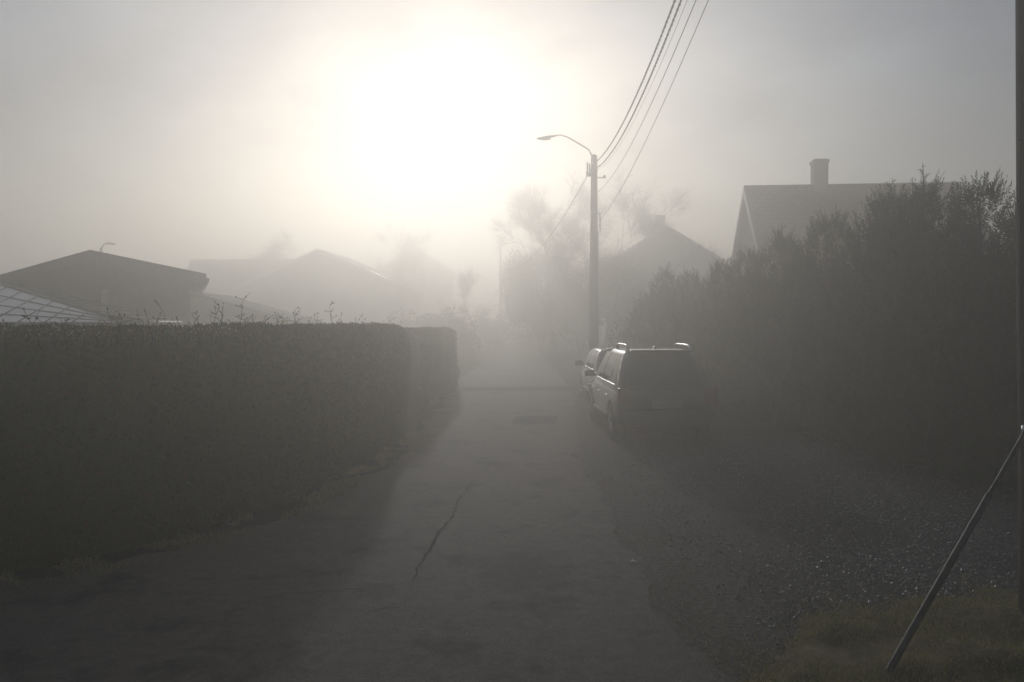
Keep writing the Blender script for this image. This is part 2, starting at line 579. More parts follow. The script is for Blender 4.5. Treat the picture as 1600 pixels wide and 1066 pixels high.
g = lambda px, py: tuple(gnd(px, py))[:2]
strip('road_crack', [g(738, 750), g(700, 815), g(668, 865), g(640, 912)], 0.022, 0.0165, M['crack'])
strip('road_crack', [g(640, 912), g(560, 922), g(500, 926), g(400, 940), g(330, 962)], 0.014, 0.0165, M['crack'])
strip('road_crack', [g(640, 950), g(600, 953), g(560, 962)], 0.014, 0.0165, M['crack'])
sheet('asphalt_patch_and_shade', wob([g(800, 664), g(872, 663), g(868, 651), g(806, 652), g(800, 664)], 0.12, 0.05, 7), 0.016, M['patch_shade'])
# shade across the lane where the side road joins, painted as a dark strip
sheet('asphalt_patch_and_shade', wob([g(722, 612), g(905, 612), g(905, 604), g(722, 606), g(722, 612)], 0.3, 0.12, 8), 0.016, M['patch_shade'])

# grassy bank at the bottom right
GX0, GX1, GY0, GY1 = 0.7, 6.5, 1.0, 7.6
def grass_edge(x):
    return float(np.interp(x, [1.2, 2.1, 4.1, 6], [4.75, 5.85, 6.45, 6.9])) + 0.42 * noise.noise(Vector((x * 2.6, 0, 3.3))) + 0.2 * noise.noise(Vector((x * 9, 0, 1.3)))
def bank_h(x, y):
    e = min(1, max(0, (grass_edge(x) - y) / 0.5)) * min(1, max(0, (x - 1.15 - 0.25 * noise.noise(Vector((y * 2, 4, 0)))) / 0.7))
    n = noise.noise(Vector((x * 1.6, y * 1.6, 0))) * 0.5 + noise.noise(Vector((x * 3.8, y * 3.8, 7))) * 0.35 + 0.45
    h = e * (0.02 + 0.085 * max(0, n))
    # the bigger tussock in the corner
    d = math.hypot((x - 3.0) / 0.42, (y - 4.72) / 0.3)
    h += 0.12 * math.exp(-d * d)
    d = math.hypot((x - 3.35) / 0.5, (y - 5.5) / 0.28)
    h += 0.07 * math.exp(-d * d)
    return h
nx, ny = 110, 110
mb = MB()
vs = []
for j in range(ny + 1):
    for i in range(nx + 1):
        x, y = GX0 + (GX1 - GX0) * i / nx, GY0 + (GY1 - GY0) * j / ny
        h = bank_h(x, y)
        vs.append((x, y, h - 0.012 if h < 0.02 else h - 0.002))
mb.add(vs, [(j * (nx + 1) + i, j * (nx + 1) + i + 1, (j + 1) * (nx + 1) + i + 1, (j + 1) * (nx + 1) + i) for j in range(ny) for i in range(nx)])
o = mb.build('grass_bank', M['moss'], smooth=True)
tag(o, kind='structure')

def blades(n, sampler, lmin, lmax, w, lean):
    P, D, NN, L, W = [], [], [], [], []
    for _ in range(n):
        q = sampler()
        if q is None: continue
        x, y, z = q
        a = rnd.uniform(0, 6.283)
        le = rnd.uniform(*lean)
        P.append((x, y, z))
        D.append((math.cos(a) * le, math.sin(a) * le, 1.0))
        a2 = a + 1.57 + rnd.uniform(-.6, .6)
        NN.append((math.cos(a2 + 1.57), math.sin(a2 + 1.57), 0.2))
        L.append(rnd.uniform(lmin, lmax))
        W.append(w * rnd.uniform(0.7, 1.4))
    return leaf_quads(np.array(P), np.array(D), np.array(NN), np.array(L), np.array(W))

def s_bank():
    x, y = rnd.uniform(1.1, 5.2), rnd.uniform(3.3, 7.3)
    h = bank_h(x, y)
    if h < 0.012 and (rnd.random() > 0.3 * math.exp(-max(0, y - grass_edge(x)) / 0.22) or x < 1.25): return None
    h = max(h, 0.008)
    k = noise.noise(Vector((x * 2.3, y * 2.3, 11)))
    if rnd.random() > 0.55 + k: return None
    return x, y, h - 0.006
def s_verge():
    # thin weedy growth where the gravel meets the lane and on the yard
    y = rnd.uniform(4.2, 13)
    x = 1.35 + rnd.gauss(0, 0.28) + (rnd.random() < 0.4) * rnd.uniform(0, 2.2)
    k = noise.noise(Vector((x * 1.9, y * 1.1, 2)))
    if k < 0.12: return None
    return x, y, 0.002
def s_lefthedge():
    p = rnd.choice(HEDGE_BASE)
    x, y = p[0] + rnd.gauss(0.1, 0.2), p[1] + rnd.gauss(-.04, 0.2)
    if noise.noise(Vector((x * 2, y * 2, 5))) < 0.0: return None
    return x, y, 0.0

HEDGE_FRONT = [(-14.0, 4.15), (-9.0, 4.75), (-6.2, 5.55), (-4.55, 6.35), (-3.35, 7.6), (-2.6, 9.3), (-2.25, 11.5), (-2.1, 13.5), (-2.05, 15.6)]
def resample(pts, step):
    out = []
    for i in range(len(pts) - 1):
        a, b = Vector((*pts[i], 0)), Vector((*pts[i + 1], 0))
        n = max(1, int(round((b - a).length / step)))
        out += [a.lerp(b, k / n) for k in range(n)]
    out.append(Vector((*pts[-1], 0)))
    return out
HEDGE_BASE = [(p.x, p.y) for p in resample(HEDGE_FRONT, 0.1) if p.x > -7]

V = np.concatenate([blades(110000, s_bank, 0.02, 0.075, 0.0042, (0.3, 2.4)),
                    blades(15000, s_verge, 0.012, 0.03, 0.004, (0.4, 2.0)),
                    blades(26000, s_lefthedge, 0.025, 0.09, 0.005, (0.2, 1.6))])
tag(link('grass', quads_mesh('grass', V), M['grass']), kind='stuff')

# crushed stone over the yard, thinning out on to the lane
def stones(n):
    base = np.array([(0, 0, 0.55), (0.5, 0.1, 0), (0, 0.5, 0.08), (-0.5, -0.05, 0), (0.05, -0.5, 0.05), (0, 0, -0.3)])
    fc = [(0, 1, 2), (0, 2, 3), (0, 3, 4), (0, 4, 1), (5, 2, 1), (5, 3, 2), (5, 4, 3), (5, 1, 4)]
    pts = []
    while len(pts) < n:
        d = 4.0 + 11.0 * rnd.random() ** 1.5
        x = rnd.uniform(0.7, 8.0)
        if abs(x / d) > 0.72 + 0.1: continue
        lim = 1.5 + 0.35 * noise.noise(Vector((d * 0.9, 1, 0)))
        if x < lim:
            if rnd.random() > 0.22 * math.exp(-(lim - x) * 1.8): continue
        if bank_h(x, d) > 0.03 and rnd.random() > 0.14: continue
        k = noise.noise(Vector((x * 1.1, d * 0.8, 20)))
        if rnd.random() > (0.75 + 0.9 * k) * min(1, max(0.12, (x - 1.1) / 2.2)): continue
        pts.append((x, d))
    while len(pts) < n + 900:       # grit scattered on the lane itself
        d = 3.6 + 9 * rnd.random() ** 1.4
        x = rnd.uniform(-3.2, 1.3)
        pts.append((x, d))
    pts = np.array(pts)
    k = len(pts)
    s = nr.gamma(3.0, 0.0052, k).clip(0.006, 0.04)
    s[n:] *= 0.45
    s[:n] *= np.clip(0.45 + (pts[:n, 0] - 1.15) * 1.1, 0.4, 1)
    a = nr.uniform(0, 6.28, k)
    vs = base[None] * nr.uniform(0.6, 1.35, (k, 6, 3))
    c, sn = np.cos(a)[:, None], np.sin(a)[:, None]
    X = vs[..., 0] * c - vs[..., 1] * sn
    Y = vs[..., 0] * sn + vs[..., 1] * c
    vs = np.stack([X, Y, vs[..., 2] * 0.6], -1) * s[:, None, None]
    vs[..., 0] += pts[:, 0:1]
    vs[..., 1] += pts[:, 1:2]
    vs[..., 2] += 0.004 + 0.25 * s[:, None]
    vs[n:, :, 2] += 0.01
    faces = (np.array(fc)[None] + (np.arange(k) * 6)[:, None, None]).reshape(-1, 3)
    me = bpy.data.meshes.new('gravel')
    me.from_pydata(vs.reshape(-1, 3).tolist(), [], faces.tolist())
    return me
tag(link('gravel', stones(62000), M['stone']), kind='stuff')

# ------------------------------------------------------------------ left hedges
def hedge(name, front, depth, h, nleaf, lsize, m, label, shoots, seed):
    rn = random.Random(seed)
    path = resample(front, 0.25)
    n = len(path)
    fr = []
    for i, p in enumerate(path):
        t = (path[min(i + 1, n - 1)] - path[max(0, i - 1)]).normalized()
        fr.append((p, t, Vector((t.y, -t.x, 0))))      # outward = towards the lane
    # cross-section: (across, up) from front foot over the top to the back foot
    prof = [(0.10, 0.0), (0.02, 0.35), (0.0, 0.9), (0.02, h - 0.3), (0.07, h - 0.1), (0.2, h - 0.02), (depth * 0.5, h), (depth - 0.2, h - 0.02), (depth - 0.05, h - 0.12), (depth, h - 0.4), (depth, 0.0)]
    def surf(i, u):
        p, t, s = fr[i]
        q = p - s * u[0] + Vector((0, 0, u[1]))
        k = noise.noise(q * 0.9 + Vector((seed, 0, 0))) * 0.14 + noise.noise(q * 2.7) * 0.1 + noise.noise(q * 6.5) * 0.04
        return q + s * k * 0.8 + Vector((0, 0, 0.35 * k if u[1] > h * 0.6 else 0))
    core = MB()
    rings = [[surf(i, u) - fr[i][2] * (0.05 if u[0] < depth / 2 else -0.05) - Vector((0, 0, 0.05 if u[1] > 1 else 0)) for u in prof] for i in range(n)]
    core.loft(rings)
    lens = [(Vector((*prof[k + 1], 0)) - Vector((*prof[k], 0))).length for k in range(len(prof) - 1)]
    wts = [l * (1.0 if prof[k][0] < depth * 0.6 else 0.45) for k, l in enumerate(lens)]
    ks = rn.choices(range(len(lens)), wts, k=nleaf)
    P, D, NN = [], [], []
    for k in ks:
        i = rn.randrange(n - 1)
        f = rn.random()
        u = (prof[k][0] + (prof[k + 1][0] - prof[k][0]) * f, prof[k][1] + (prof[k + 1][1] - prof[k][1]) * f)
        g_ = rn.random()
        q = surf(i, u).lerp(surf(i + 1, u), g_)
        p, t, s = fr[i]
        du = Vector((prof[k + 1][0] - prof[k][0], prof[k + 1][1] - prof[k][1], 0)).normalized()
        nrm = s * du.y + Vector((0, 0, du.x))
        if u[0] > depth * 0.6 and du.y < -0.5: nrm = -s
        dep = rn.random() ** 1.6
        q = q + nrm * (0.05 - 0.13 * dep)
        rv = Vector((rn.gauss(0, 1), rn.gauss(0, 1), rn.gauss(0, 1)))
        d = nrm * 0.7 + rv * 0.75 + Vector((0, 0, 0.25))
        P.append(q); D.append(d); NN.append(nrm * 0.8 + Vector((rn.gauss(0, .6), rn.gauss(0, .6), rn.gauss(0, .6))))
    L = nr.uniform(0.65, 1.35, nleaf) * lsize
    V = leaf_quads(np.array(P), np.array(D), np.array(NN), L, L * nr.uniform(0.45, 0.7, nleaf))
    # shoots that stand out of the clipped top
    tws = []
    tl = [[], [], []]
    for (px, py, Y) in shoots:
        tip = at(px, py, Y)
        tw = MB()
        tws.append(tw)
        i = min(range(n), key=lambda j: abs((fr[j][0] - fr[j][2] * depth * 0.35 - Vector((tip.x, tip.y, 0))).length))
        b = fr[i][0] - fr[i][2] * depth * 0.35 + Vector((0, 0, h - 0.1))
        b = Vector((tip.x + rn.uniform(-.06, .06), tip.y, h - 0.12))
        ht = max(0.12, tip.z - b.z)
        lean = Vector((rn.uniform(-.35, .35), rn.uniform(-.2, .2), 1))
        pts = [b + Vector((lean.x * ht * (k / 5) ** 1.5 + rn.uniform(-.012, .012), lean.y * ht * k / 5, ht * k / 5)) for k in range(6)]
        tw.tube(pts, [0.0045, 0.004, 0.0035, 0.003, 0.0024, 0.0015], 5)
        for _ in range(int(ht * 26)):
            k = rn.randrange(1, 6)
            sd = Vector((rn.gauss(0, 1), rn.gauss(0, 1), rn.uniform(.2, 1.2))).normalized()
            ln = rn.uniform(0.04, 0.13)
            e = pts[k] + sd * ln
            tw.tube([pts[k], e], [0.0024, 0.0012], 4)
            for _ in range(3):
                tl[0].append(pts[k].lerp(e, rn.uniform(.3, 1))); tl[1].append(sd + Vector((rn.gauss(0, .7), rn.gauss(0, .7), rn.gauss(0, .7)))); tl[2].append(Vector((rn.gauss(0, 1), rn.gauss(0, 1), 1)))
    if tl[0]:
        k = len(tl[0])
        Lt = nr.uniform(0.5, 0.9, k) * lsize * 0.8
        V = np.concatenate([V, leaf_quads(np.array(tl[0]), np.array(tl[1]), np.array(tl[2]), Lt, Lt * 0.5)])
    root = empty(name, (front[len(front) // 2][0], front[len(front) // 2][1], 0))
    inv = -Vector(root.location)
    me = merge_mb('foliage', V, core)
    me.transform(Matrix.Translation(inv))
    link('foliage', me, m, root)
    for tw in tws:
        o = tw.build('shoot', M['twig'], root)
        o.data.transform(Matrix.Translation(inv))
    tag(root, label, 'hedge')
    return root

rs = random.Random(3)
shoots = [(263, 488, 7.2), (303, 490, 7.6), (330, 480, 7.9), (371, 468, 8.3), (352, 490, 8.2), (385, 495, 8.3), (437, 490, 9), (458, 484, 9.4), (470, 492, 9.6), (520, 478, 10.4), (500, 495, 10), (560, 500, 11.5), (105, 497, 6.2), (180, 498, 6.6), (215, 500, 6.8), (60, 500, 6.0), (240, 497, 7.0), (410, 497, 8.7), (540, 498, 11), (600, 503, 13), (286, 497, 7.3), (398, 499, 8.5), (485, 498, 9.8), (445, 496, 9.1)]
shoots += [(rs.uniform(0, 630), 503 + rs.uniform(-4, 5), None) for _ in range(26)]
shoots = [(a, b, c if c else np.interp(a, [0, 130, 300, 480, 560, 640], [6.2, 6.6, 7.8, 10, 11.8, 15])) for a, b, c in shoots]
hedge('clipped_hedge', HEDGE_FRONT, 0.95, 2.06, 140000, 0.042, M['hedge'],
      'long clipped green hedge with stray shoots on top, nearest on the left of the lane', shoots, 1)
hedge('clipped_hedge', [(-2.2, 19.0), (-2.05, 21), (-1.98, 24), (-1.9, 27.0)], 1.0, 1.93, 30000, 0.06, M['hedge_brown'],
      'shorter brownish hedge with rounded end, beyond the long green hedge', [(665, 514, 20.5), (690, 515, 23)], 2)

# pale kerb stone curving at the foot of the hedges
mb = MB()
kp = [gnd(648, 642), gnd(660, 639), gnd(672, 634), gnd(682, 628)]
mb2 = []
for i, p in enumerate(kp):
    t = (kp[min(i + 1, 3)] - kp[max(i - 1, 0)]).normalized()
    s = Vector((-t.y, t.x, 0))
    mb2.append([p + s * 0.07 + Vector((0, 0, -0.05)), p + s * 0.06 + Vector((0, 0, 0.13)), p + s * 0.03 + Vector((0, 0, 0.15)), p - s * 0.04 + Vector((0, 0, 0.15)), p - s * 0.07 + Vector((0, 0, 0.12)), p - s * 0.07 + Vector((0, 0, -0.05))])
mb.loft(mb2)
tag(mb.build('kerb_stone', M['concrete'], auto=40), 'pale curved kerb at the foot of the brownish hedge', 'kerb')

# ------------------------------------------------------------------ conifers on the right
def conifer_meshes(h, r, seed, nspray=1500, shoots=4):
    """several leaders grown together: each an uneven cone of feathery sprays, ending in thin open tips"""
    rn = random.Random(seed)
    cones = [(Vector((0, 0, 0)), h, r * 0.92)]
    for k in range(5):
        a = k * 1.2566 + rn.uniform(-.35, .35)
        o = r * rn.uniform(.38, .62)
        cones.append((Vector((math.cos(a) * o, math.sin(a) * o, 0)), h * rn.uniform(.66, .93), r * rn.uniform(.46, .66)))
    P, D, NN, L, W = [], [], [], [], []
    def env(c, u, a):
        e = c[2] * (1 - 0.15 * (1 - u) ** 6) * max(0.0, 1 - u ** 1.9) ** 0.76
        e *= 1 + 0.3 * noise.noise(Vector((math.cos(a) * 1.5 + seed + c[1], math.sin(a) * 1.5, u * 6)))
        return max(0.03, e)
    def frond(base, d, ln, nl, size):
        d = d.normalized()
        side = d.cross(Vector((rn.gauss(0, .4), rn.gauss(0, .4), 1))).normalized()
        up = side.cross(d)
        for k in range(nl):
            f = (k + 0.6) / nl
            p = base + d * ln * f + up * (ln * 0.12 * f * f)
            sg = 1 if k % 2 else -1
            sp = 0.95 * (1 - f) + 0.15
            dd = d * (0.55 + 0.6 * f) + side * sg * sp + up * rn.gauss(0, .25)
            P.append(p); D.append(dd); NN.append(up + side * rn.gauss(0, .4))
            z = size * (0.6 + 0.7 * (1 - f)) * rn.uniform(.75, 1.25)
            L.append(z * 1.45); W.append(z * 0.42)
    wts = [c[1] * c[2] for c in cones]
    for _ in range(nspray):
        c = rn.choices(cones, wts)[0]
        u = rn.random() ** 0.85 * 0.985
        a = rn.uniform(0, 6.283)
        q = rn.random() ** 0.45
        base = c[0] + Vector((math.cos(a), math.sin(a), 0)) * env(c, u, a) * (0.62 + 0.38 * q) + Vector((0, 0, 0.08 + u * c[1] * 0.97))
        d = Vector((math.cos(a), math.sin(a), 0.7 + 1.5 * u)) + Vector((rn.gauss(0, .35), rn.gauss(0, .35), rn.gauss(0, .3)))
        frond(base, d, rn.uniform(0.16, 0.42), 16, rn.uniform(.04, .056))
    tw = MB()
    tw.tube([(0, 0, -0.05), (0.02, 0, h * .3), (0, 0.03, h * .65), (0, 0, h * .96)], [0.11, 0.085, 0.05, 0.012], 8)
    tips = [(c, 0) for c in cones] + [(cones[0], 1)] * shoots
    for c, kind in tips:
        a = rn.uniform(0, 6.28)
        rr = rn.uniform(.15, .5) * c[2] if kind else 0
        z0 = c[1] * (0.93 - .3 * rr / c[2])
        ln = rn.uniform(.25, .55) if kind else (rn.uniform(.42, .65) if c is cones[0] else rn.uniform(.3, .75))
        b = c[0] + Vector((math.cos(a) * rr, math.sin(a) * rr, z0 - 0.2))
        tip = b + Vector((rn.gauss(0, .13), rn.gauss(0, .13), ln + 0.2))
        mid = b.lerp(tip, .5) + Vector((rn.gauss(0, .05), rn.gauss(0, .05), 0))
        tw.tube([b, mid, tip], [0.014, 0.01, 0.004], 5)
        nb = int(9 + ln * 12)
        for j in range(nb):
            f = 0.1 + 0.88 * j / nb
            p = b.lerp(mid, f * 2) if f < .5 else mid.lerp(tip, f * 2 - 1)
            aa = rn.uniform(0, 6.28)
            d = Vector((math.cos(aa), math.sin(aa), rn.uniform(.3, 1.0)))
            l2 = rn.uniform(.12, .34) * (1.2 - f)
            e = p + d.normalized() * l2
            tw.tube([p, e], [0.006, 0.003], 4)
            frond(p.lerp(e, .25), d, l2 * 1.0, max(4, int(11 * (1.25 - f))), 0.034 * (1.35 - 0.5 * f))
    core = MB()
    for c in cones:
        rings = []
        for j in range(12):
            u = j / 11 * .8
            rings.append([c[0] + Vector((math.cos(t * 0.5236) * env(c, u, t * 0.5236) * 0.56, math.sin(t * 0.5236) * env(c, u, t * 0.5236) * 0.56, 0.1 + u * c[1] * 0.92)) for t in range(12)])
        core.loft(rings)
    V = leaf_quads(np.array(P), np.array(D), np.array(NN), np.array(L), np.array(W))
    return merge_mb('crown', V, core), tw

CON = []
for k, (hh, rr, sd) in enumerate([(4.0, 1.4, 21), (4.0, 1.25, 35), (4.0, 1.5, 47), (4.0, 1.3, 58)]):
    me, tw = conifer_meshes(hh, rr, sd, 2500, 4)
    t = bpy.data.meshes.new('trunk')
    t.from_pydata(tw.v, [], tw.f)
    CON.append((me, t))
trees = [
    (1016, 452, 27.0, 3, 1.0, 2.9, 'low bushy conifer ending the row nearest the lamp post'),  # px, top py, Y, variant, width scale, rot, label
    (1042, 412, 25.3, 1, 1.1, 0.5, 'conifer second from the lamp post end of the row, behind the dark car'),
    (1078, 416, 23.3, 0, 0.95, 2.1, 'third conifer from the lamp post end, with a low rounded top'),
    (1130, 398, 21.2, 3, 1.0, 4.0, 'conifer just left of the gable of the tiled house'),
    (1170, 380, 19.2, 2, 0.9, 5.1, 'conifer under the left end of the tiled house ridge'),
    (1225, 352, 17.3, 1, 1.1, 1.2, 'broad conifer with a ragged top left of the chimney'),
    (1300, 322, 15.4, 3, 1.0, 3.3, 'conifer with a pointed tuft standing below the brick chimney'),
    (1385, 282, 13.6, 0, 0.95, 0.2, 'tall conifer with two thin bare tips crossing the ridge line'),
    (1442, 266, 12.6, 1, 1.05, 3.9, 'tallest conifer with a spiky leader rising above the ridge'),
    (1532, 262, 11.3, 2, 0.95, 2.6, 'bushy conifer with forked tips at the right end of the ridge'),
    (1618, 330, 10.2, 3, 1.0, 1.7, 'nearest conifer partly hidden by the wooden pole on the right'),
]
for px, py, Y, k, ws, rz, lb in trees:
    p = at(px, py, Y)
    root = empty('conifer', (p.x, p.y, 0), rz)
    s = p.z / 4.28
    for nm, me, mm in (('crown', CON[k][0], M['conifer']), ('trunk', CON[k][1], M['bark'])):
        o = bpy.data.objects.new(nm, me)
        if not me.materials: me.materials.append(mm)
        COL.objects.link(o)
        o.parent = root
        o.scale = (ws * s, ws * s, s)
    tag(root, lb, 'conifer', 'untrimmed conifers along the right of the yard')

# ------------------------------------------------------------------ broadleaf bushes and trees
def bush(name, loc, rx, ry, h, n, lsize, m, label, cat='bush', group=None, seed=1, stem=True):
    rn = random.Random(seed)
    P, D, NN = [], [], []
    lumps = [(Vector((rn.gauss(0, .45), rn.gauss(0, .45), rn.uniform(.3, .8))), rn.uniform(.3, .5)) for _ in range(10)]
    for _ in range(n):
        c, s = rn.choice(lumps)
        v = Vector((rn.gauss(0, 1), rn.gauss(0, 1), rn.gauss(0, 1))).normalized() * (s * rn.random() ** 0.35)
        q = c + v
        q = Vector((q.x * rx, q.y * ry, max(0.03, q.z * h * 0.9)))
        P.append(q); D.append(v.normalized() + Vector((rn.gauss(0, .7), rn.gauss(0, .7), rn.gauss(0, .7) + .2))); NN.append(v.normalized() + Vector((rn.gauss(0, .5), rn.gauss(0, .5), .5)))
    L = nr.uniform(.6, 1.4, n) * lsize
    root = empty(name, loc)
    core = MB()
    for c, s in lumps:
        rings = []
        for j in range(6):
            th = math.pi * (j + .5) / 6
            rings.append([Vector(((c.x + math.cos(t * .7854) * math.sin(th) * s * .5) * rx, (c.y + math.sin(t * .7854) * math.sin(th) * s * .5) * ry, max(.02, (c.z + math.cos(th) * s * .5) * h * .9))) for t in range(8)])
        core.loft(rings)
    link('foliage', merge_mb('foliage', leaf_quads(np.array(P), np.array(D), np.array(NN), L, L * .6), core), m, root)
    if stem:
        mb = MB()
        for _ in range(5):
            a = rn.uniform(0, 6.28)
            mb.tube([(0, 0, -.03), (math.cos(a) * rx * .25, math.sin(a) * ry * .25, h * .4), (math.cos(a) * rx * .5, math.sin(a) * ry * .5, h * .75)], [.05, .03, .01], 6)
        mb.build('stem', M['twig'], root)
    tag(root, label, cat, group)
    return root

p = at(985, 505, 30)
bush('round_bush', (p.x + 0.2, 30, 0), 1.35, 1.2, 2.35, 9000, 0.09, M['evergreen'], 'rounded evergreen bush between the lamp post and the conifer row', seed=4)

def bare_tree(name, loc, H, spread, seed, label, levels=6, leaves=0, r0=0.2, fork=0.28, group=None):
    rn = random.Random(seed)
    tr, cr = MB(), MB()
    lv = []
    tq = [[], [], []]
    def grow(p, d, ln, r, lev):
        mb = tr if lev == 0 else cr
        n = 4
        pts, rad = [p], [r]
        for k in range(n):
            d = (d + Vector((rn.gauss(0, .1), rn.gauss(0, .1), rn.gauss(0, .05) + (0.03 if lev else 0.1)))).normalized()
            p = p + d * ln / n
            pts.append(p)
            rad.append(r * (1 - 0.42 * (k + 1) / n))
        mb.tube(pts, rad, max(3, 8 - lev), cap=False)
        if lev >= levels:
            for _ in range(15):
                q = pts[rn.randrange(1, n + 1)]
                tq[0].append(q); tq[1].append(d + Vector((rn.gauss(0, .7), rn.gauss(0, .7), rn.gauss(0, .5)))); tq[2].append(Vector((rn.gauss(0, 1), rn.gauss(0, 1), rn.gauss(0, 1))))
            return
        kids = rn.choice((2, 3, 3)) if lev < levels - 1 else 4
        for c in range(kids):
            f = rn.uniform(.55, 1.0) if c else 1.0
            i = min(n, max(1, int(round(f * n))))
            ax = Vector((rn.gauss(0, 1), rn.gauss(0, 1), rn.gauss(0, .4))).normalized()
            nd = (d + ax * (spread if c else spread * .45)).normalized()
            grow(pts[i], nd, ln * rn.uniform(.66, .86), max(.013, rad[i] * (.62 if c else .8)), lev + 1)
        if lev == 0:
            for c in range(4):
                i = rn.choice((3, 4))
                ax = Vector((rn.gauss(0, 1), rn.gauss(0, 1), .1)).normalized()
                grow(pts[i], (d * .5 + ax * .9).normalized(), ln * rn.uniform(.5, .7), rad[i] * .45, 2)
    grow(Vector((0, 0, -.05)), Vector((0, 0, 1)), H * fork, r0, 0)
    top = max(v[2] for v in cr.v)
    root = empty(name, loc)
    k = H / top
    fl = lambda L3: np.array([(v[0], v[1], v[2] * k) for v in L3])
    tr.v = [(x, y, z * k if z > 0 else z) for x, y, z in tr.v]
    cr.v = [(x, y, z * k) for x, y, z in cr.v]
    tr.build('trunk', M['bark'], root, smooth=True)
    nq = len(tq[0])
    V = leaf_quads(fl(tq[0]), np.array(tq[1]), np.array(tq[2]), nr.uniform(.4, 1.1, nq), np.full(nq, .019))
    link('crown', merge_mb('crown', V, cr), M['twig'], root)
    tag(root, label, 'tree', group)
    return root

G_T = 'bare trees fading into the fog beyond the lane'
def btree(px, py, Y, spread, seed, label, **k):
    p = at(px, py, Y)
    return bare_tree('bare_tree', (p.x, Y, 0), p.z, spread, seed, label, group=G_T, **k)
btree(868, 288, 58, .75, 5, 'wide bare tree left of the street lamp post', r0=.28, levels=6)
btree(950, 278, 56, .6, 8, 'bare tree whose twigs spread to the right of the lamp post', r0=.26, levels=6)
btree(733, 425, 62, .35, 12, 'slim young bare tree standing alone at the end of the lane', r0=.1, levels=4)
btree(455, 360, 76, .75, 15, 'faint bare tree behind the long house roof', r0=.3, levels=6)
btree(640, 355, 86, .75, 19, 'faint bare tree in the brightest fog left of the lane end', r0=.3, levels=6)

G_B = 'low bushes at the far end of the lane'
for px, Y, rx, h, lb, sd in ((752, 66, 1.6, 3.0, 'larger far bush right of the slim bare tree', 31), (776, 68, 1.0, 2.6, 'small far bush beside the distant post', 32)):
    p = at(px, 500, Y)
    bush('far_bush', (p.x, Y, 0), rx, rx, h, 2500, .2, M['evergreen'], lb, 'bush', G_B, sd)
for px, Y, rx, h, lb, sd in ((845, 62, 3.4, 7.8, 'broad dim evergreen mass left of the lamp post', 33), (908, 54, 2.8, 6.2, 'dim evergreen bush mass right behind the lamp post', 34), (682, 48, 2.6, 2.9, 'rounded shrub over the end of the brownish hedge', 35)):
    p = at(px, 500, Y)
    bush('evergreen_bush', (p.x, Y, 0), rx, rx, h, 14000, .13, M['evergreen'], lb, 'bush', None, sd)

# ------------------------------------------------------------------ houses
def roof_slabs(mb, xl, zl, xa, za, xr, zr, y0, y1, t):
    mb.prism_y([(xl, zl), (xa, za), (xa, za - t * 1.06), (xl, zl - t)], y0, y1)
    mb.prism_y([(xa + 0.0015, za), (xr, zr), (xr, zr - t), (xa + 0.0015, za - t * 1.06)], y0, y1)

def window(root, c, w, h, axis='y', sgn=-1, bars=1):
    """frame with a pane, lying on a wall facing sgn*axis"""
    def bx(mb, u, v, du, dv, d, off):
        if axis == 'y': mb.box((c[0] + u, c[1] + sgn * off, c[2] + v), (du, d, dv))
        else: mb.box((c[0] + sgn * off, c[1] + u, c[2] + v), (d, du, dv))
    f = MB()
    bx(f, -w / 2, 0, .08, h + .08, .07, .03); bx(f, w / 2, 0, .08, h + .08, .07, .03)
    bx(f, 0, h / 2, w - .08, .08, .07, .03); bx(f, 0, -h / 2, w - .08, .08, .07, .03)
    for k in range(bars):
        bx(f, w * ((k + 1) / (bars + 1) - .5), 0, .05, h - .08, .05, .03)
    wo = f.build('window', M['white_wood'], root)
    g_ = MB()
    bx(g_, 0, 0, w - .06, h - .06, .012, .012)
    g_.build('pane', M['pane'], wo)

def gable_house(name, loc, rz, xl, zl, za, xr, zr, y0, y1, t, ov, wallm, roofm, label, cat='house', trim=M['white_wood'], ofront=0.35):
    """gable faces local -y; roof edge at xl / xr, apex over x=0"""
    root = empty(name, loc, rz)
    w = MB()
    sl, sr = (za - zl) / -xl, (za - zr) / xr
    wl, wr = xl + ov, xr - ov
    w.prism_y([(wl, -0.05), (wr, -0.05), (wr, za - sr * wr - t - .01), (0, za - t * 1.06 - .01), (wl, za + sl * wl - t - .01)], y0, y1)
    w.build('wall', wallm, root)
    r = MB()
    roof_slabs(r, xl, zl, 0, za, xr, zr, y0 - ofront, y1 + ofront, t)
    ro = r.build('roof', roofm, root)
    tt = t * 1.25
    for yy in (y0 - ofront - .03, y1 + ofront):
        b = MB(); b.prism_y([(xl - .02, zl + .01), (0, za + .015), (0, za - tt), (xl - .02, zl - tt)], yy, yy + .03)
        b.prism_y([(0, za + .015), (xr + .02, zr + .01), (xr + .02, zr - tt), (0, za - tt)], yy, yy + .03)
        b.build('bargeboard', trim, root)
    for x, z in ((xl - .06, zl - t * .6), (xr + .06, zr - t * .6)):
        g_ = MB(); g_.tube([(x, y0 - ofront, z), (x, y1 + ofront, z)], .055, 8)
        g_.build('gutter', M['steel'], root, smooth=True)
    tag(root, label, cat)
    return root, ro

def chimney(roof, c, w, d, z0, z1, m=M['brick']):
    mb = MB()
    mb.box((c[0], c[1], (z0 + z1) / 2 - .06), (w, d, z1 - z0 - .12))
    mb.box((c[0], c[1], z1 - .07), (w + .08, d + .08, .1))
    mb.box((c[0], c[1], z1 + .0), (w * .96, d * .96, .05))
    ch = mb.build('chimney', m, roof)
    return ch

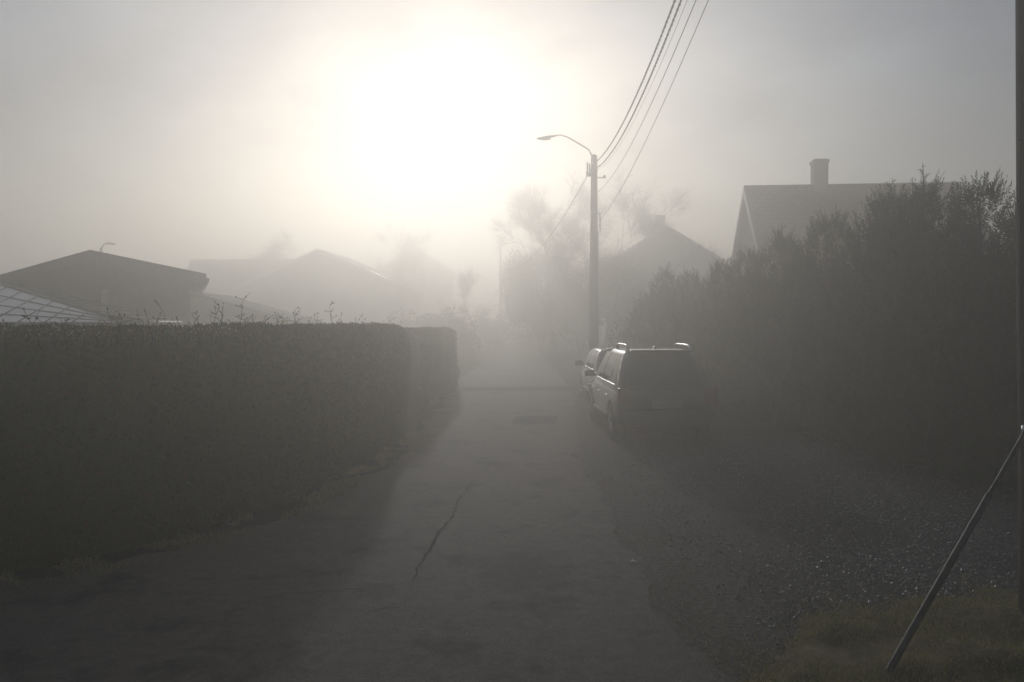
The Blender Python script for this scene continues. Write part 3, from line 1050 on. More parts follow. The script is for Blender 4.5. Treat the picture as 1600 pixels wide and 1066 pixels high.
# the garage with the wide low gable on the left
ga = at(137, 392, 22)
root, ro = gable_house('garage', (ga.x, 22.2, 0), R(22), -2.9, ga.z - 1.0, ga.z, 2.95, 3.56, 0, 6.5, .25, .42, M['boards'], M['felt'],
                       'low brown boarded garage with a wide gable behind the long hedge', 'garage', trim=M['boards'])
mb = MB(); mb.box((.32, -.03, 3.28), (.34, .03, .34)); vo = mb.build('vent', M['vent'], root)
mb = MB()
for k in range(5): mb.box((.32, -.05, 3.15 + k * .065), (.3, .02, .03))
mb.build('louvre', M['boards'], vo)
mb = MB(); mb.box((.3, -.015, 1.4), (.16, .03, 3.4)); mb.build('corner_board', M['boards_pale'], root)

# long low house with a cross gable, left of the lane end
hb = at(505, 392, 66)
root, ro = gable_house('long_house', (hb.x, 64.5, 0), R(-4), -6.8, hb.z - 3.0, hb.z, 7.0, hb.z - 3.0, 0, 9, .2, .5, M['plaster_grey'], M['tiles_grey'],
                       'long pale house with a grey ridge roof and front gable, faded in fog', 'house')
x0, x1 = at(287, 405, 70).x - hb.x, -0.4
zr = at(330, 405, 70).z
w = MB()
w.box(((x0 + .5 - 3.4) / 2, 5.2, 1.55), (-3.4 - x0 - .5, 6.4, 3.2)); w.build('wall', M['plaster_grey'], root)
mb = MB()
for sg in (-1, 1):
    a = [(x0, 5.2, zr), (x1, 5.2, zr), (x1, 5.2 + sg * 3.9, 3.0), (x0, 5.2 + sg * 3.9, 3.0)]
    bt = [(x, y, z - .18) for x, y, z in a]
    if sg > 0: a = [(x, y + .0015, z) for x, y, z in a]; bt = [(x, y + .0015, z) for x, y, z in bt]
    mb.add(a + bt, [(0, 1, 2, 3), (7, 6, 5, 4), (0, 4, 5, 1), (1, 5, 6, 2), (2, 6, 7, 3), (3, 7, 4, 0)])
r2 = mb.build('roof', M['tiles_grey'], root)
mb = MB(); mb.tube([(x0 + 1.7, 5.2, zr - .02), (x0 + 1.7, 5.2, zr + .55)], .02, 6); mb.tube([(x0 + 1.4, 5.2, zr + .45), (x0 + 2.0, 5.2, zr + .45)], .012, 5); mb.build('antenna', M['steel'], r2)
mb = MB(); mb.prism_y([(0.02, hb.z + .03), (7.0, hb.z - 2.96), (7.0, hb.z - 3.0), (0.02, hb.z - .01)], -.5, -.37); mb.build('verge_flashing', M['chrome'], root)

# low outbuilding with a pale sheet roof in front of it
pb = at(300, 456, 28)
root = empty('outbuilding', (pb.x, 28, 0), R(2))
xe, ze = at(470, 503, 28).x - pb.x, at(470, 503, 28).z
mb = MB(); mb.prism_y([(-1.6, -.05), (xe - .25, -.05), (xe - .25, ze - .12), (0, pb.z - .14), (-1.6, pb.z - .75)], 0, 4); mb.build('wall', M['boards_pale'], root)
mb = MB(); roof_slabs(mb, -2.0, pb.z - .8, 0, pb.z, xe, ze, -.3, 4.3, .1)
r2 = mb.build('roof', M['felt'], root)
mb = MB()
for k in range(9):
    mb.box((xe * .62 + k * .22, -.45, ze + .09), (.2, .8, .03))
mb.build('roof_sheet', M['metal_roof'], r2)
tag(root, 'low outbuilding with a sloping roof between garage and long house', 'outbuilding')

# faint tall house left of the lane end
p0, p1 = at(592, 400, 96), at(704, 400, 96)
hw = (p1.x - p0.x) / 2
root, ro = gable_house('tall_house', ((p0.x + p1.x) / 2, 96, 0), R(2), -hw - .35, 8.4, 11.3, hw + .35, 8.4, 0, 8, .2, .35, M['plaster'], M['tiles_grey'], 'tall pale house barely visible in the bright fog left of the lane')
# faint house right of the lane end
p0, p1 = at(782, 400, 90), at(885, 400, 90)
hw = (p1.x - p0.x) / 2
root, ro = gable_house('tall_house', ((p0.x + p1.x) / 2, 90, 0), R(-3), -hw - .3, 7.8, 10.4, hw + .3, 7.8, 0, 8, .2, .3, M['plaster_grey'], M['tiles_grey'], 'tall grey house barely visible right of the lane end behind bushes')

# gabled house with a stub chimney behind the conifers
pm = at(1040, 352, 54)
xr = at(1122, 402, 54)
root, ro = gable_house('gabled_house', (pm.x, 54, 0), R(-6), -4.3, pm.z - 2.8, pm.z, xr.x - pm.x + .4, pm.z - 2.5, 0, 9, .2, .4, M['plaster_grey'], M['tiles'], 'gabled house with a short chimney behind the far conifers')
chimney(ro, (-.25, 1.2), .6, .6, pm.z - .5, at(1036, 337, 55).z)

# tiled house with the chimney, above the conifers
pr = at(1163, 293, 31)
cx = 12.9
hr = pr.z
W2 = 4.3
root, ro = gable_house('tiled_house', (pr.x, 31, 0), R(90) + R(-5.5), -W2, 3.3, hr, W2, 3.3, .3, .3, .1, .3, M['plaster'], M['tiles'], 'x')
# rebuilt with its ridge running to the right: local -y is the left gable
for ch in list(root.children_recursive): bpy.data.objects.remove(ch)
LEN = at(1512, 289, 30).x - pr.x
w = MB()
w.prism_y([(-W2 + .4, -.05), (W2 - .4, -.05), (W2 - .4, 3.4), (0, hr - .25), (-W2 + .4, 3.4)], -LEN + .25, -.25)
w.build('wall', M['plaster_grey'], root)
r = MB(); roof_slabs(r, -W2, 3.1, 0, hr, W2, 3.1, -LEN, 0, .18); ro = r.build('roof', M['tiles'], root)
r = MB(); r.tube([(0, -LEN, hr - .01), (0, .02, hr - .01)], .09, 8); r.build('ridge_tiles', M['tiles'], ro, smooth=True)
for yy in (0, -LEN - .04):
    b = MB(); b.prism_y([(-W2 - .02, 3.1 + .02), (0, hr + .02), (0, hr - .3), (-W2 - .02, 3.1 - .22)], yy, yy + .04)
    b.prism_y([(0, hr + .02), (W2 + .02, 3.1 + .02), (W2 + .02, 3.1 - .22), (0, hr - .3)], yy, yy + .04)
    b.build('bargeboard', M['white_wood'], root)
pc = at(1283, 250, 30.6)
ly = -(pc.x - pr.x)
mb = MB()
chimney(ro, (0, ly), .52, .52, hr - .6, pc.z)
tag(root, 'tiled roof house with brick chimney rising behind the conifer row', 'house')

# ------------------------------------------------------------------ greenhouse behind the hedge, far left
e = at(196, 503, 15)
root = empty('greenhouse', (e.x, e.y, 0), R(14))
HB_ = 4.0
WG, PITCHG, ZE, LG = 3.6, 0.262, e.z, 6.5
za = ZE + .9
PITCHG = .9 / WG
fr = MB(); gl = MB(); gw = MB()
gh = MB(); gh.add([(0, 0, ZE), (-WG, 4.0, za), (-2 * WG, 0, ZE)], [(0, 1, 2)])
gh.build('hipped_end', M['ghwhite'], root)
gl.add([(0, 0, ZE), (-WG, 4.0, za), (-WG, LG, za), (0, LG, ZE)], [(0, 1, 2, 3)])
gl.add([(-2 * WG, 0, ZE), (-WG, 4.0, za), (-WG, LG, za), (-2 * WG, LG, ZE)], [(0, 1, 2, 3)])
n = 7
for k in range(n + 1):
    y = LG * k / n
    if y > 3.99 or k == n:
      th = .05 if k in (0, n) else .032
      fr.tube([(0, y, ZE), (-WG, y, za)], th / 2 + .004, 6)
      fr.tube([(-2 * WG, y, ZE), (-WG, y, za)], th / 2 + .004, 6)
    fr.tube([(0, y, 0), (0, y, ZE)], .022, 6)
    fr.tube([(-2 * WG, y, 0), (-2 * WG, y, ZE)], .022, 6)
for k in range(9):
    f = k / 8
    for sg in (-1, 1):
        x = -WG + sg * WG * (1 - f)
        fr.tube([(x, HB_ * f - .01, ZE + (za - ZE) * f), (x, LG + .01, ZE + (za - ZE) * f)], .02 if k else .035, 6)
for k in range(1, 12):
    x = -2 * WG * k / 12
    zt = ZE + (WG - abs(x + WG)) * PITCHG
    fr.tube([(x, 0, .55), (x, 0, ZE)], .014, 5)
    fr.tube([(x, LG, .55), (x, LG, zt)], .014, 5)
HB = 4.0
hip = lambda x, f: (x, HB * f - .012, ZE + (za - ZE) * f)
for sg in (-1, 1):
    fr.tube([(-WG + sg * WG, -.01, ZE), (-WG, HB, za)], .035, 6)
for k in range(1, 4):       # raking bars of the hipped end, fanning from the eave corner
    fr.tube([hip(0, 0), hip(-WG, 1 - k * .25)], .017, 5)
for k in range(1, 16):
    x = -2 * WG * k / 16
    f = 1 - abs(x + WG) / WG
    fr.tube([hip(x, 0), hip(x + .04, f)], .016, 5)
fr.tube([(0, 0, ZE - .03), (-2 * WG, 0, ZE - .03)], .025, 6)
fr.tube([(0, LG, ZE - .03), (-2 * WG, LG, ZE - .03)], .025, 6)
fr.build('frame', M['ghframe'], root, smooth=True)
gl.build('glass_roof', M['ghglass'], root)
gw.add([(0.012, 0, .5), (0.012, LG, .5), (0.012, LG, ZE), (0.012, 0, ZE)], [(0, 1, 2, 3)])
gw.add([(-2 * WG, .012, .5), (0, .012, .5), (0, .012, ZE), (-2 * WG, .012, ZE)], [(0, 1, 2, 3)])
gw.build('glass_wall', M['ghglass'], root)
mb = MB()
mb.box((-WG, 0, .25), (2 * WG + .1, .12, .5)); mb.box((-WG, LG, .25), (2 * WG + .1, .12, .5)); mb.box((0, LG / 2, .25), (.12, LG - .12, .5)); mb.box((-2 * WG, LG / 2, .25), (.12, LG - .12, .5))
mb.build('base_wall', M['concrete'], root)
tag(root, 'low glass greenhouse with a grid of glazing bars above the hedge', 'greenhouse')

# ------------------------------------------------------------------ cars
def mesh_eval(o):
    dg = bpy.context.evaluated_depsgraph_get()
    return bpy.data.meshes.new_from_object(o.evaluated_get(dg))

def make_car(name, loc, rz, c, label, cat):
    L, w, zb, zt, zr = c['L'], c['w'], c['zb'], c['belt'], c['roof']
    paint = c['paint']
    root = empty(name, loc, rz)
    def ring(y, ww, b, t):
        half = [(0, b), (.62 * ww, b), (.93 * ww, b + .07), (.985 * ww, b + .22), (ww, (b + t) * .5), (.985 * ww, t - .2), (.955 * ww, t - .07), (.88 * ww, t), (.45 * ww, t + .012), (0, t + .016)]
        pts = [Vector((x, y, z)) for x, z in half]
        pts += [Vector((-x, y, z)) for x, z in reversed(half[1:-1])]
        return pts
    st = [(0.0, .82, .42, zt - .16), (.025, .9, .38, zt - .08), (.09, .965, .32, zt - .015), (.3, .99, zb, zt), (.8, 1, zb, zt + .005), (1.6, 1, zb, zt), (2.4, 1, zb, zt - .005), (L - 1.25, .995, zb, zt - .03), (L - .8, .985, zb, zt - .075), (L - .35, .95, zb + .03, zt - .14), (L - .1, .87, zb + .06, zt - .22), (L, .74, zb + .16, zt - .32)]
    mb = MB(); mb.loft([ring(y, w * f, b, t) for y, f, b, t in st])
    tmp = mb.build('tmp', paint)
    md = tmp.modifiers.new('s', 'SUBSURF'); md.levels = 2; md.render_levels = 2
    wr_, wy = c['wr'], c['wheels']
    for y in wy:
        for sx in (-1, 1):
            k = MB(); k.lathe_x([(-.2, wr_ + .05), (.3, wr_ + .05)], (sx * (w - .12) - .05, y, wr_), 32)
            ko = k.build('cut', paint)
            bmod = tmp.modifiers.new('b', 'BOOLEAN'); bmod.object = ko; bmod.operation = 'DIFFERENCE'; bmod.solver = 'EXACT'
    bpy.context.view_layer.update()
    me = mesh_eval(tmp)
    for o in [o for o in bpy.data.objects if o.name.startswith(('tmp', 'cut'))]: bpy.data.objects.remove(o)
    body = link('body', me, paint, root, auto=35)
    # greenhouse
    lev = c['lev']      # z, half width, y rear, y front
    def rr(z, x, y0, y1, rad=.16):
        pts = []
        for (sx, sy, a0) in ((1, 1, 0), (-1, 1, 90), (-1, -1, 180), (1, -1, 270)):
            cxx, cyy = sx * (x - rad), (y1 - rad if sy > 0 else y0 + rad)
            for k in range(6):
                a = R(a0 + k * 18)
                pts.append(Vector((cxx + rad * math.cos(a), cyy + rad * math.sin(a), z)))
        return pts
    mb = MB(); mb.loft([rr(*q) for q in lev] + [rr(lev[-1][0] + .022, lev[-1][1] * .8, lev[-1][2] + .15, lev[-1][3] - .2), rr(lev[-1][0] + .028, lev[-1][1] * .4, lev[-1][2] + .5, lev[-1][3] - .6)])
    mb.build('roof', paint, root, auto=30)
    zs = [q[0] for q in lev]
    X = lambda z: np.interp(z, zs, [q[1] for q in lev])
    Y0 = lambda z: np.interp(z, zs, [q[2] for q in lev])
    Y1 = lambda z: np.interp(z, zs, [q[3] for q in lev])
    za_, zb_ = zt + .05, lev[-2][0] - .01
    zz = [za_ + (zb_ - za_) * k / 5 for k in range(6)]
    def side_pane(sx, fa, fb, ra, rb):
        m_ = MB(); vs = []
        for z in zz:
            f = (z - za_) / (zb_ - za_)
            ya, yb = fa + (ra - fa) * f, fb + (rb - fb) * f
            for t in range(5):
                vs.append((sx * (X(z) + .006), ya + (yb - ya) * t / 4, z))
        m_.add(vs, [(r_ * 5 + t, r_ * 5 + t + 1, (r_ + 1) * 5 + t + 1, (r_ + 1) * 5 + t) for r_ in range(5) for t in range(4)])
        m_.build('side_window', M['car_glass'], root, smooth=True)
    def end_pane(fn, sg, nm, m0=.17):
        m_ = MB(); vs = []
        for z in zz:
            for t in range(9):
                f = t / 8 * 2 - 1
                vs.append((f * (X(z) - m0), fn(z) + sg * (.007 - .0 * f * f), z))
        m_.add(vs, [(r_ * 9 + t, r_ * 9 + t + 1, (r_ + 1) * 9 + t + 1, (r_ + 1) * 9 + t) for r_ in range(5) for t in range(8)])
        return m_.build(nm, M['car_glass'], root, smooth=True)
    for sx in (-1, 1):
        for (a, b, a2, b2) in c['panes']:
            side_pane(sx, a, b, a2, b2)
    rw = end_pane(Y0, -1, 'rear_window')
    end_pane(Y1, 1, 'windscreen')
    m_ = MB(); m_.tube([(0, Y0(za_) - .03, za_ + .02), (-.12, Y0(za_ + .1) - .03, za_ + .06), (-.42, Y0(za_ + .2) - .028, za_ + .13)], .011, 6)
    m_.build('wiper', M['trim'], rw)
    # belt trim
    for sx in (-1, 1):
        m_ = MB(); m_.tube([(sx * (X(zt + .03) + .012), y, zt + .035) for y in np.linspace(lev[0][2] + .25, lev[0][3] - .45, 12)], .011, 6)
        m_.build('window_trim', M['chrome'], root, smooth=True)
        m_ = MB(); m_.rbox((sx * (w + .012), 1.15, zt - .2), (.03, .17, .03), .012); m_.build('door_handle', M['chrome'], root, smooth=True)
        m_ = MB(); m_.rbox((sx * (w + .012), 2.15, zt - .2), (.03, .17, .03), .012); m_.build('door_handle', M['chrome'], root, smooth=True)
        m_ = MB(); m_.rbox((sx * (w + .1), c['mirror'], zt + .09), (.2, .12, .14), .04, 3); m_.tube([(sx * (w - .12), c['mirror'], zt + .03), (sx * (w + .04), c['mirror'], zt + .07)], .03, 6)
        m_.build('wing_mirror', paint if c['rails'] else M['trim'], root, smooth=True)
        # tail lamp
        m_ = MB(); m_.rbox((sx * (w - .12), .06, zt - .13), (.2, .16, .3), .05, 3); m_.build('tail_light', M['tail'], root, smooth=True)
        m_ = MB(); m_.rbox((sx * (w - .2), L - .17, zt - .3), (.3, .2, .15), .05, 3); m_.build('headlight', M['head'], root, smooth=True)
        m_ = MB(); m_.rbox((sx * (w - .14), .005, .5), (.16, .04, .05), .012); m_.build('reflector', M['tail'], root, smooth=True)
        # sill cladding
        m_ = MB(); m_.rbox((sx * (w - .012), (wy[0] + wy[1]) / 2, zb + .1), (.05, wy[1] - wy[0] - 2 * wr_ - .16, .14), .02); m_.build('sill', M['trim'], root, smooth=True)
    m_ = MB(); m_.rbox((0, .045, .52), (2 * w * .94, .17, .26), .06, 3); m_.build('rear_bumper', M['trim'], root, smooth=True)
    m_ = MB(); m_.rbox((0, L - .05, .5), (2 * w * .8, .16, .24), .06, 3); m_.build('front_bumper', M['trim'], root, smooth=True)
    m_ = MB(); m_.rbox((0, .0, zt - .28), (.54, .035, .13), .008); m_.build('number_plate', M['plate'], root)
    m_ = MB(); m_.rbox((0, lev[-1][2] - .06, lev[-1][0] + .0), (lev[-1][1] * 1.75, .3, .03), .014); m_.build('spoiler', paint, root, smooth=True)
    m_ = MB(); m_.lathe_x([(0, .001), (.004, .02), (.008, .001)], (0, 0, 0), 8)
    m_ = MB(); m_.loft([rr(lev[-1][0] + .02, .03, lev[-1][2] + .3, lev[-1][2] + .5, .028), rr(lev[-1][0] + .07, .012, lev[-1][2] + .34, lev[-1][2] + .4, .01)]); m_.build('antenna', paint, root, smooth=True)
    if c['rails']:
        for sx in (-1, 1):
            m_ = MB(); y0, y1, z = lev[-1][2] - .02, lev[-1][3] - .3, lev[-1][0]
            xx = sx * (lev[-1][1] - .02)
            m_.tube([(xx, y0 - .02, z - .03), (xx, y0 + .02, z + .05), (xx, y0 + .1, z + .085)] + [(xx, y, z + .095) for y in np.linspace(y0 + .25, y1 - .25, 6)] + [(xx, y1 - .08, z + .08), (xx, y1, z - .01)], [.03, .026, .022] + [.02] * 6 + [.022, .026], 10)
            m_.build('roof_rail', M['chrome'], root, smooth=True)
    for y in wy:
        for sx in (-1, 1):
            m_ = MB()
            pr_ = [(-.1, wr_ * .66), (-.105, wr_ * .93), (-.08, wr_), (.08, wr_), (.105, wr_ * .93), (.1, wr_ * .66)]
            m_.lathe_x(pr_, (sx * (w - .12), y, wr_), 30)
            wh = m_.build('wheel', M['rubber'], root, auto=40)
            m_ = MB()
            m_.lathe_x([(-.02, wr_ * .655), (.02, wr_ * .655), (.03, wr_ * .6), (.0, wr_ * .58), (-.02, wr_ * .3)] if sx > 0 else [(.02, wr_ * .655), (-.02, wr_ * .655), (-.03, wr_ * .6), (0, wr_ * .58), (.02, wr_ * .3)], (sx * (w - .05), y, wr_), 30)
            for k in range(5):
                a = k * 2 * math.pi / 5
                m_.tube([(sx * (w - .03), y, wr_), (sx * (w - .035), y + math.cos(a) * wr_ * .6, wr_ + math.sin(a) * wr_ * .6)], [.05, .03], 6)
            m_.build('rim', M['alloy'], wh, auto=40)
    tag(root, label, cat, 'cars parked along the lane')
    return root

SUV = dict(L=4.45, w=.88, zb=.27, belt=1.0, roof=1.66, paint=M['paint_dark'], rails=True, wr=.345, wheels=(.82, 3.5), mirror=2.95,
           lev=[(.93, .85, .06, 3.5), (1.0, .84, .11, 3.4), (1.25, .775, .28, 2.98), (1.46, .705, .45, 2.62), (1.58, .65, .56, 2.4), (1.64, .59, .72, 2.22)],
           panes=[(.48, 1.05, .78, 1.02), (1.13, 1.98, 1.1, 1.98), (2.06, 3.05, 2.06, 2.52)])
make_car('parked_suv', (2.69, 13.75, 0.012), R(1.6), SUV, 'dark estate car with bright roof rails parked nearest on the right', 'car')
CAR2 = dict(L=4.3, w=.86, zb=.24, belt=.95, roof=1.5, paint=M['paint_blue'], rails=False, wr=.315, wheels=(.8, 3.4), mirror=2.75,
            lev=[(.88, .83, .1, 3.35), (.95, .815, .14, 3.25), (1.2, .75, .36, 2.8), (1.36, .69, .52, 2.5), (1.45, .62, .64, 2.3), (1.49, .54, .8, 2.1)],
            panes=[(.55, 1.0, .85, 1.05), (1.08, 1.9, 1.13, 1.9), (1.98, 2.9, 1.98, 2.4)])
make_car('parked_car', (2.83, 19.15, 0.012), R(0.5), CAR2, 'second parked car half hidden in front of the dark estate car', 'car')

# ------------------------------------------------------------------ lamp post, wires, near pole
PX, PY = at(928, 400, 28).x, 28.0
ptop = at(928, 243, 28).z
root = empty('lamp_post', (PX, PY, 0))
mb = MB(); mb.tube([(0, 0, -.3), (0, 0, 3), (0, 0, 6), (0, 0, ptop - .02), (0, 0, ptop + .02)], [.165, .15, .125, .11, .07], 16); mb.build('pole', M['pole_far'], root, smooth=True)
rel = lambda px, py: Vector((at(px, py, 28).x - PX, 0, at(px, py, 28).z))
mb = MB(); mb.tube([Vector((-.06, -.12, ptop - .55)), Vector((-.06, -.12, ptop - .1)), rel(920, 234), rel(905, 225), rel(888, 215), rel(876, 211), rel(868, 212)], [.03, .028, .026, .024, .023, .022, .022], 8); ar = mb.build('lamp_arm', M['steel'], root, smooth=True)
a, b = rel(870, 212), rel(838, 217)
mb = MB()
rings = []
for f, wd, th in ((0, .03, .03), (.1, .06, .045), (.35, .12, .065), (.7, .13, .06), (.92, .09, .04), (1, .03, .015)):
    p = a.lerp(b, f)
    rings.append([p + Vector((0, math.cos(t * .5236) * wd * .85, math.sin(t * .5236) * th * .75)) for t in range(12)])
mb.loft(rings); lh = mb.build('lamp_head', M['plastic'], root, smooth=True)
mb = MB()
p = a.lerp(b, .6)
rings = [[p + Vector((math.cos(t * .5236) * .24 * k, math.sin(t * .5236) * .1 * k, z)) for t in range(12)] for k, z in ((1, -.04), (.85, -.075), (.4, -.095))]
mb.loft(rings); mb.build('lamp_glass', M['head'], lh, smooth=True)
for py in (265, 332):
    z = rel(928, py).z
    mb = MB(); rings = [[Vector((math.cos(t * .3927) * .137, math.sin(t * .3927) * .137, z + dz)) for t in range(16)] for dz in (-.025, .025)]
    mb.loft(rings); mb.build('band', M['band'], root, smooth=True)
mb = MB()
for dx, z0, z1 in ((-.24, 254, 276), (-.16, 256, 276)):
    zz0, zz1 = rel(928, z0).z, rel(928, z1).z
    mb.tube([(dx, -.02, zz1), (dx, -.02, zz1 + .12), (dx, -.02, zz0)], [.05, .03, .028], 8)
mb.tube([(0, 0, rel(0, 270).z), (-.3, -.02, rel(0, 270).z)], .025, 6)
mb.build('cable_clamp', M['plastic'], root, smooth=True)
mb = MB(); z0, z1 = rel(0, 335).z, rel(0, 362).z
mb.tube([(.12, -.05, z0 + .03), (.2, -.05, z0), (.21, -.05, z1)], .022, 6); mb.tube([(.13, -.09, z1), (.14, -.1, 3.2), (.16, -.1, .1)], .02, 6)
mb.build('cable_duct', M['plastic'], root, smooth=True)
mb = MB(); mb.tube([(.1, -.02, rel(0, 278).z), (.38, -.02, rel(0, 278).z)], .02, 6); mb.rbox((.36, -.02, rel(0, 278).z + .04), (.08, .08, .1), .02); mb.build('wire_bracket', M['steel'], root, smooth=True)
tag(root, 'wooden street lamp post with a curved lamp arm behind the parked cars', 'lamp post')

# near pole at the right edge
NX, NY = 3.672, 5.5
root = empty('utility_pole', (NX, NY, 0))
mb = MB()
mb.tube([(.01, 0, -.4), (-.005, 0, .7), (-.05, 0, 2.4), (-.095, 0, 4.4), (-.18, 0, 8.3)], [.128, .125, .12, .113, .095], 20)
po = mb.build('pole', M['pole_wood'], root, smooth=True)
mb = MB(); mb.tube([(-.09, -.08, -.1), (-.105, -.08, .7), (-.138, -.078, 2.4), (-.147, -.07, 2.95)], .017, 8); mb.build('cable_cover', M['plastic'], root, smooth=True)
for z in (2.98, 3.4, 3.9, 3.65, 4.2):
    mb = MB(); mb.tube([(-.06 - .125, -.03, z), (-.06 - .153, -.03, z + .01)], .006, 5)
    mb.build('nail', M['darkpipe'], po)
mb = MB()
mb.box((-.6, .14, 7.75), (1.9, .1, .12))
ca = mb.build('crossarm', M['pole_wood'], root)
for x in (-1.46, -1.1, -.7, .3):
    mb = MB(); mb.lathe_x([(-.03, .02), (-.03, .05), (.03, .05), (.03, .02)], (x, .14, 7.86), 10)
    mb.build('insulator', M['band'], ca, smooth=True)
# brace
b0 = gnd(1377, 1068)
b1 = at(1589, 669, NY)
b0r, b1r = b0 - Vector((NX, NY, 0)), b1 - Vector((NX, NY, 0))
b1r.y = -.1
mb = MB(); d = (b1r - b0r).normalized()
mb.tube([b0r - d * .25, b0r.lerp(b1r, .72)], [.0215, .0215], 12); 
mb.tube([b0r.lerp(b1r, .70), b1r], [.0145, .0145], 12)
br = mb.build('brace', M['darkpipe'], root, auto=40)
mb = MB(); mb.tube([b1r - Vector((.0, .0, .03)), b1r + Vector((0, 0, .03))], .03, 10); mb.tube([b1r, Vector((-.01, -.02, b1r.z))], .014, 6)
mb.build('clamp', M['steel'], br, smooth=True)
tag(root, 'near wooden pole cut by the right edge, with a slanting metal brace', 'pole')

def wire(p0, p1, sag, r, label, twist=False, n=90):
    p0, p1 = Vector(p0), Vector(p1)
    mb = MB()
    pts = [p0.lerp(p1, k / n) - Vector((0, 0, 4 * sag * (k / n) * (1 - k / n))) for k in range(n + 1)]
    if twist:
        L = (p1 - p0).length
        N2 = int(L / .045)
        for ph in (0, math.pi):
            q = []
            for k in range(N2 + 1):
                f = k / N2
                b = p0.lerp(p1, f) - Vector((0, 0, 4 * sag * f * (1 - f)))
                a = f * L / .34 * 2 * math.pi + ph
                q.append(b + Vector((math.cos(a), 0, math.sin(a))) * r * .95)
            mb.tube(q, r, 5)
    else:
        mb.tube(pts, r, 6)
    o = mb.build('overhead_wire', M['cable'], smooth=True)
    tag(o, label, 'wire', 'overhead wires strung between the two poles')
    return o
nz = 7.93
far = lambda px, py: at(px, py, 28)
wire((2.34, 5.6, nz), far(924, 257), 1.0, .0105, 'thick twisted overhead cable, leftmost of the wires', True)
wire((2.40, 5.6, nz), far(929, 264), 1.0, .0105, 'thick twisted overhead cable, second from the left', True)
wire((2.5, 5.6, nz + .02), far(931, 266), 1.02, .004, 'hair thin wire close beside the twisted cables')
wire((2.5, 5.6, 7.6), far(934, 300), .78, .007, 'single thin overhead wire, third strand down from the lamp')
wire((2.5, 5.6, 7.2), far(936, 346), .55, .006, 'rightmost overhead wire, fixed lowest on the lamp post')
o = wire(far(917, 276), (PX - 3.2, 46, 5.2), .8, .012, 'cable dropping from the lamp post clamp towards the far houses')
del o['group']

# far lamp, far post
p = at(158, 392, 36)
root = empty('far_lamp_post', (p.x, 36, 0))
q = lambda px, py: at(px, py, 36) - Vector((p.x, 36, 0))
mb = MB(); mb.tube([(0, 0, -.2), (0, 0, q(0, 388).z)], [.09, .06], 10); mb.build('pole', M['steel'], root, smooth=True)
mb = MB(); mb.tube([q(158, 392), q(160, 385), q(164, 381), q(170, 380), q(180, 382)], [.03, .03, .03, .04, .03], 8); mb.build('lamp_head', M['plastic'], root, smooth=True)
tag(root, 'distant street lamp peeping over the garage roof', 'street lamp')
p = at(782, 388, 76)
mb = MB(); mb.tube([(p.x, 76, -.2), (p.x, 76, 4), (p.x, 76, p.z)], [.13, .11, .09], 10)
tag(mb.build('distant_post', M['pole_far'], smooth=True), 'plain distant wooden post right of the bright lane end', 'post')

# litter
p = gnd(362, 822)
mb = MB(); vs = []
for k in range(10):
    a = k * .6283
    rr_ = .055 * (1 + .35 * math.cos(3 * a))
    vs.append((p.x + rr_ * math.cos(a) * 1.3, p.y + rr_ * math.sin(a), .03 + .02 * math.sin(2 * a)))
vs.append((p.x, p.y, .022))
mb.add(vs, [(k, (k + 1) % 10, 10) for k in range(10)]); mb.add([(x, y, z - .003) for x, y, z in vs], [((k + 1) % 10, k, 10) for k in range(10)])
tag(mb.build('fallen_leaf', M['leaf_pale']), 'pale dry leaf lying at the foot of the left hedge', 'leaf')
p = gnd(991, 882)
mb = MB()
for k, (ox, oy, s, tz) in enumerate(((0, 0, .022, .3), (-.018, .008, .016, -.4))):
    T = Matrix.Translation((p.x + ox, p.y + oy, .03)) @ Matrix.Rotation(tz, 4, 'Y') @ Matrix.Rotation(.6 * k, 4, 'Z')
    mb.box((0, 0, 0), (s * 2, s * 1.3, .006), T)
tag(mb.build('paper_scrap', M['paper']), 'tiny crumpled white paper scrap at the edge of the gravel', 'litter')

# ------------------------------------------------------------------ haze
HAZE_TOP = 12.6
mb = MB()
mb.box((0, 90, (HAZE_TOP - 1.2) / 2), (500, 320, HAZE_TOP + 1.2))
hz, nt, b, N, Lk = mat_new('fog')
N.remove(b)
pv = N.new('ShaderNodeVolumePrincipled')
pv.inputs['Color'].default_value = (1.0, 0.952, 0.875, 1)
pv.inputs['Density'].default_value = 0.033
pv.inputs['Anisotropy'].default_value = 0.7
Lk.new(pv.outputs['Volume'], N['Material Output'].inputs['Volume'])
ho = mb.build('haze', hz)
tag(ho, kind='stuff')

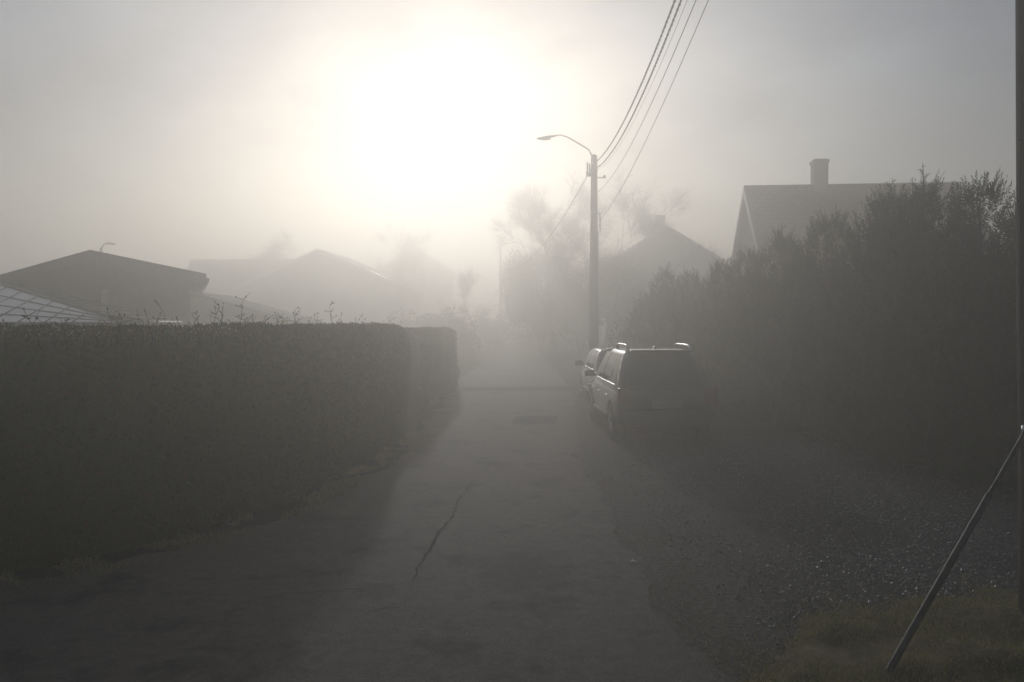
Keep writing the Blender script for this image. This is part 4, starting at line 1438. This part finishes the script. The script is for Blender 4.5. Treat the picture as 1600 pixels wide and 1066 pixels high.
# ------------------------------------------------------------------ sky, sun, camera
wd = bpy.data.worlds.new('World')
SC.world = wd
wd.use_nodes = True
nt = wd.node_tree
bg = nt.nodes['Background']
sky = nt.nodes.new('ShaderNodeTexSky')
sky.sky_type = 'NISHITA'
sky.sun_disc = False
sky.sun_elevation = SUN_EL
sky.sun_rotation = SUN_AZ
sky.dust_density = 0.6
sky.air_density = 1.0
hs = nt.nodes.new('ShaderNodeHueSaturation')
hs.inputs['Saturation'].default_value = 1.1
nt.links.new(sky.outputs[0], hs.inputs['Color'])
tc = nt.nodes.new('ShaderNodeTexCoord')
mp = nt.nodes.new('ShaderNodeMapping')
mp.inputs['Scale'].default_value = (1, 1, 2.2)
nt.links.new(tc.outputs['Generated'], mp.inputs['Vector'])
cl = nt.nodes.new('ShaderNodeTexNoise')
cl.inputs['Scale'].default_value = 2.6
cl.inputs['Detail'].default_value = 5
cl.inputs['Roughness'].default_value = .5
nt.links.new(mp.outputs['Vector'], cl.inputs['Vector'])
rp = ramp(nt.nodes, [(.36, (.62, .61, .69)), (.62, (1.3, 1.26, 1.28))])
nt.links.new(cl.outputs['Fac'], rp.inputs['Fac'])
mx = nt.nodes.new('ShaderNodeMix')
mx.data_type = 'RGBA'
mx.blend_type = 'MULTIPLY'
mx.inputs[0].default_value = 1
nt.links.new(hs.outputs['Color'], mx.inputs[6])
nt.links.new(rp.outputs['Color'], mx.inputs[7])
nt.links.new(mx.outputs[2], bg.inputs['Color'])
bg.inputs['Strength'].default_value = 0.075

sd = bpy.data.lights.new('sun', 'SUN')
sd.energy = 1.85
sd.angle = R(2)
sd.color = (0.985, 0.99, 1.0)
so = bpy.data.objects.new('sun', sd)
COL.objects.link(so)
sv = Vector((math.sin(SUN_AZ) * math.cos(SUN_EL), math.cos(SUN_AZ) * math.cos(SUN_EL), math.sin(SUN_EL)))
so.rotation_euler = sv.to_track_quat('Z', 'Y').to_euler()
so.location = sv * 60

cd = bpy.data.cameras.new('camera')
cd.sensor_width = 36
cd.lens = F / 1600 * 36
cd.clip_start = 0.05
cd.clip_end = 2000
co = bpy.data.objects.new('camera', cd)
COL.objects.link(co)
co.location = (0, 0, CAM_H)
co.rotation_euler = (R(90) - PITCH, 0, 0)
SC.camera = co

SC.view_settings.view_transform = 'Standard'
SC.view_settings.look = 'None'
SC.view_settings.exposure = -0.4
SC.view_settings.gamma = 1
SC.cycles.use_denoising = True
SC.cycles.max_bounces = 8
SC.cycles.volume_bounces = 3
SC.cycles.diffuse_bounces = 3
SC.cycles.transparent_max_bounces = 8
SC.cycles.sample_clamp_indirect = 6
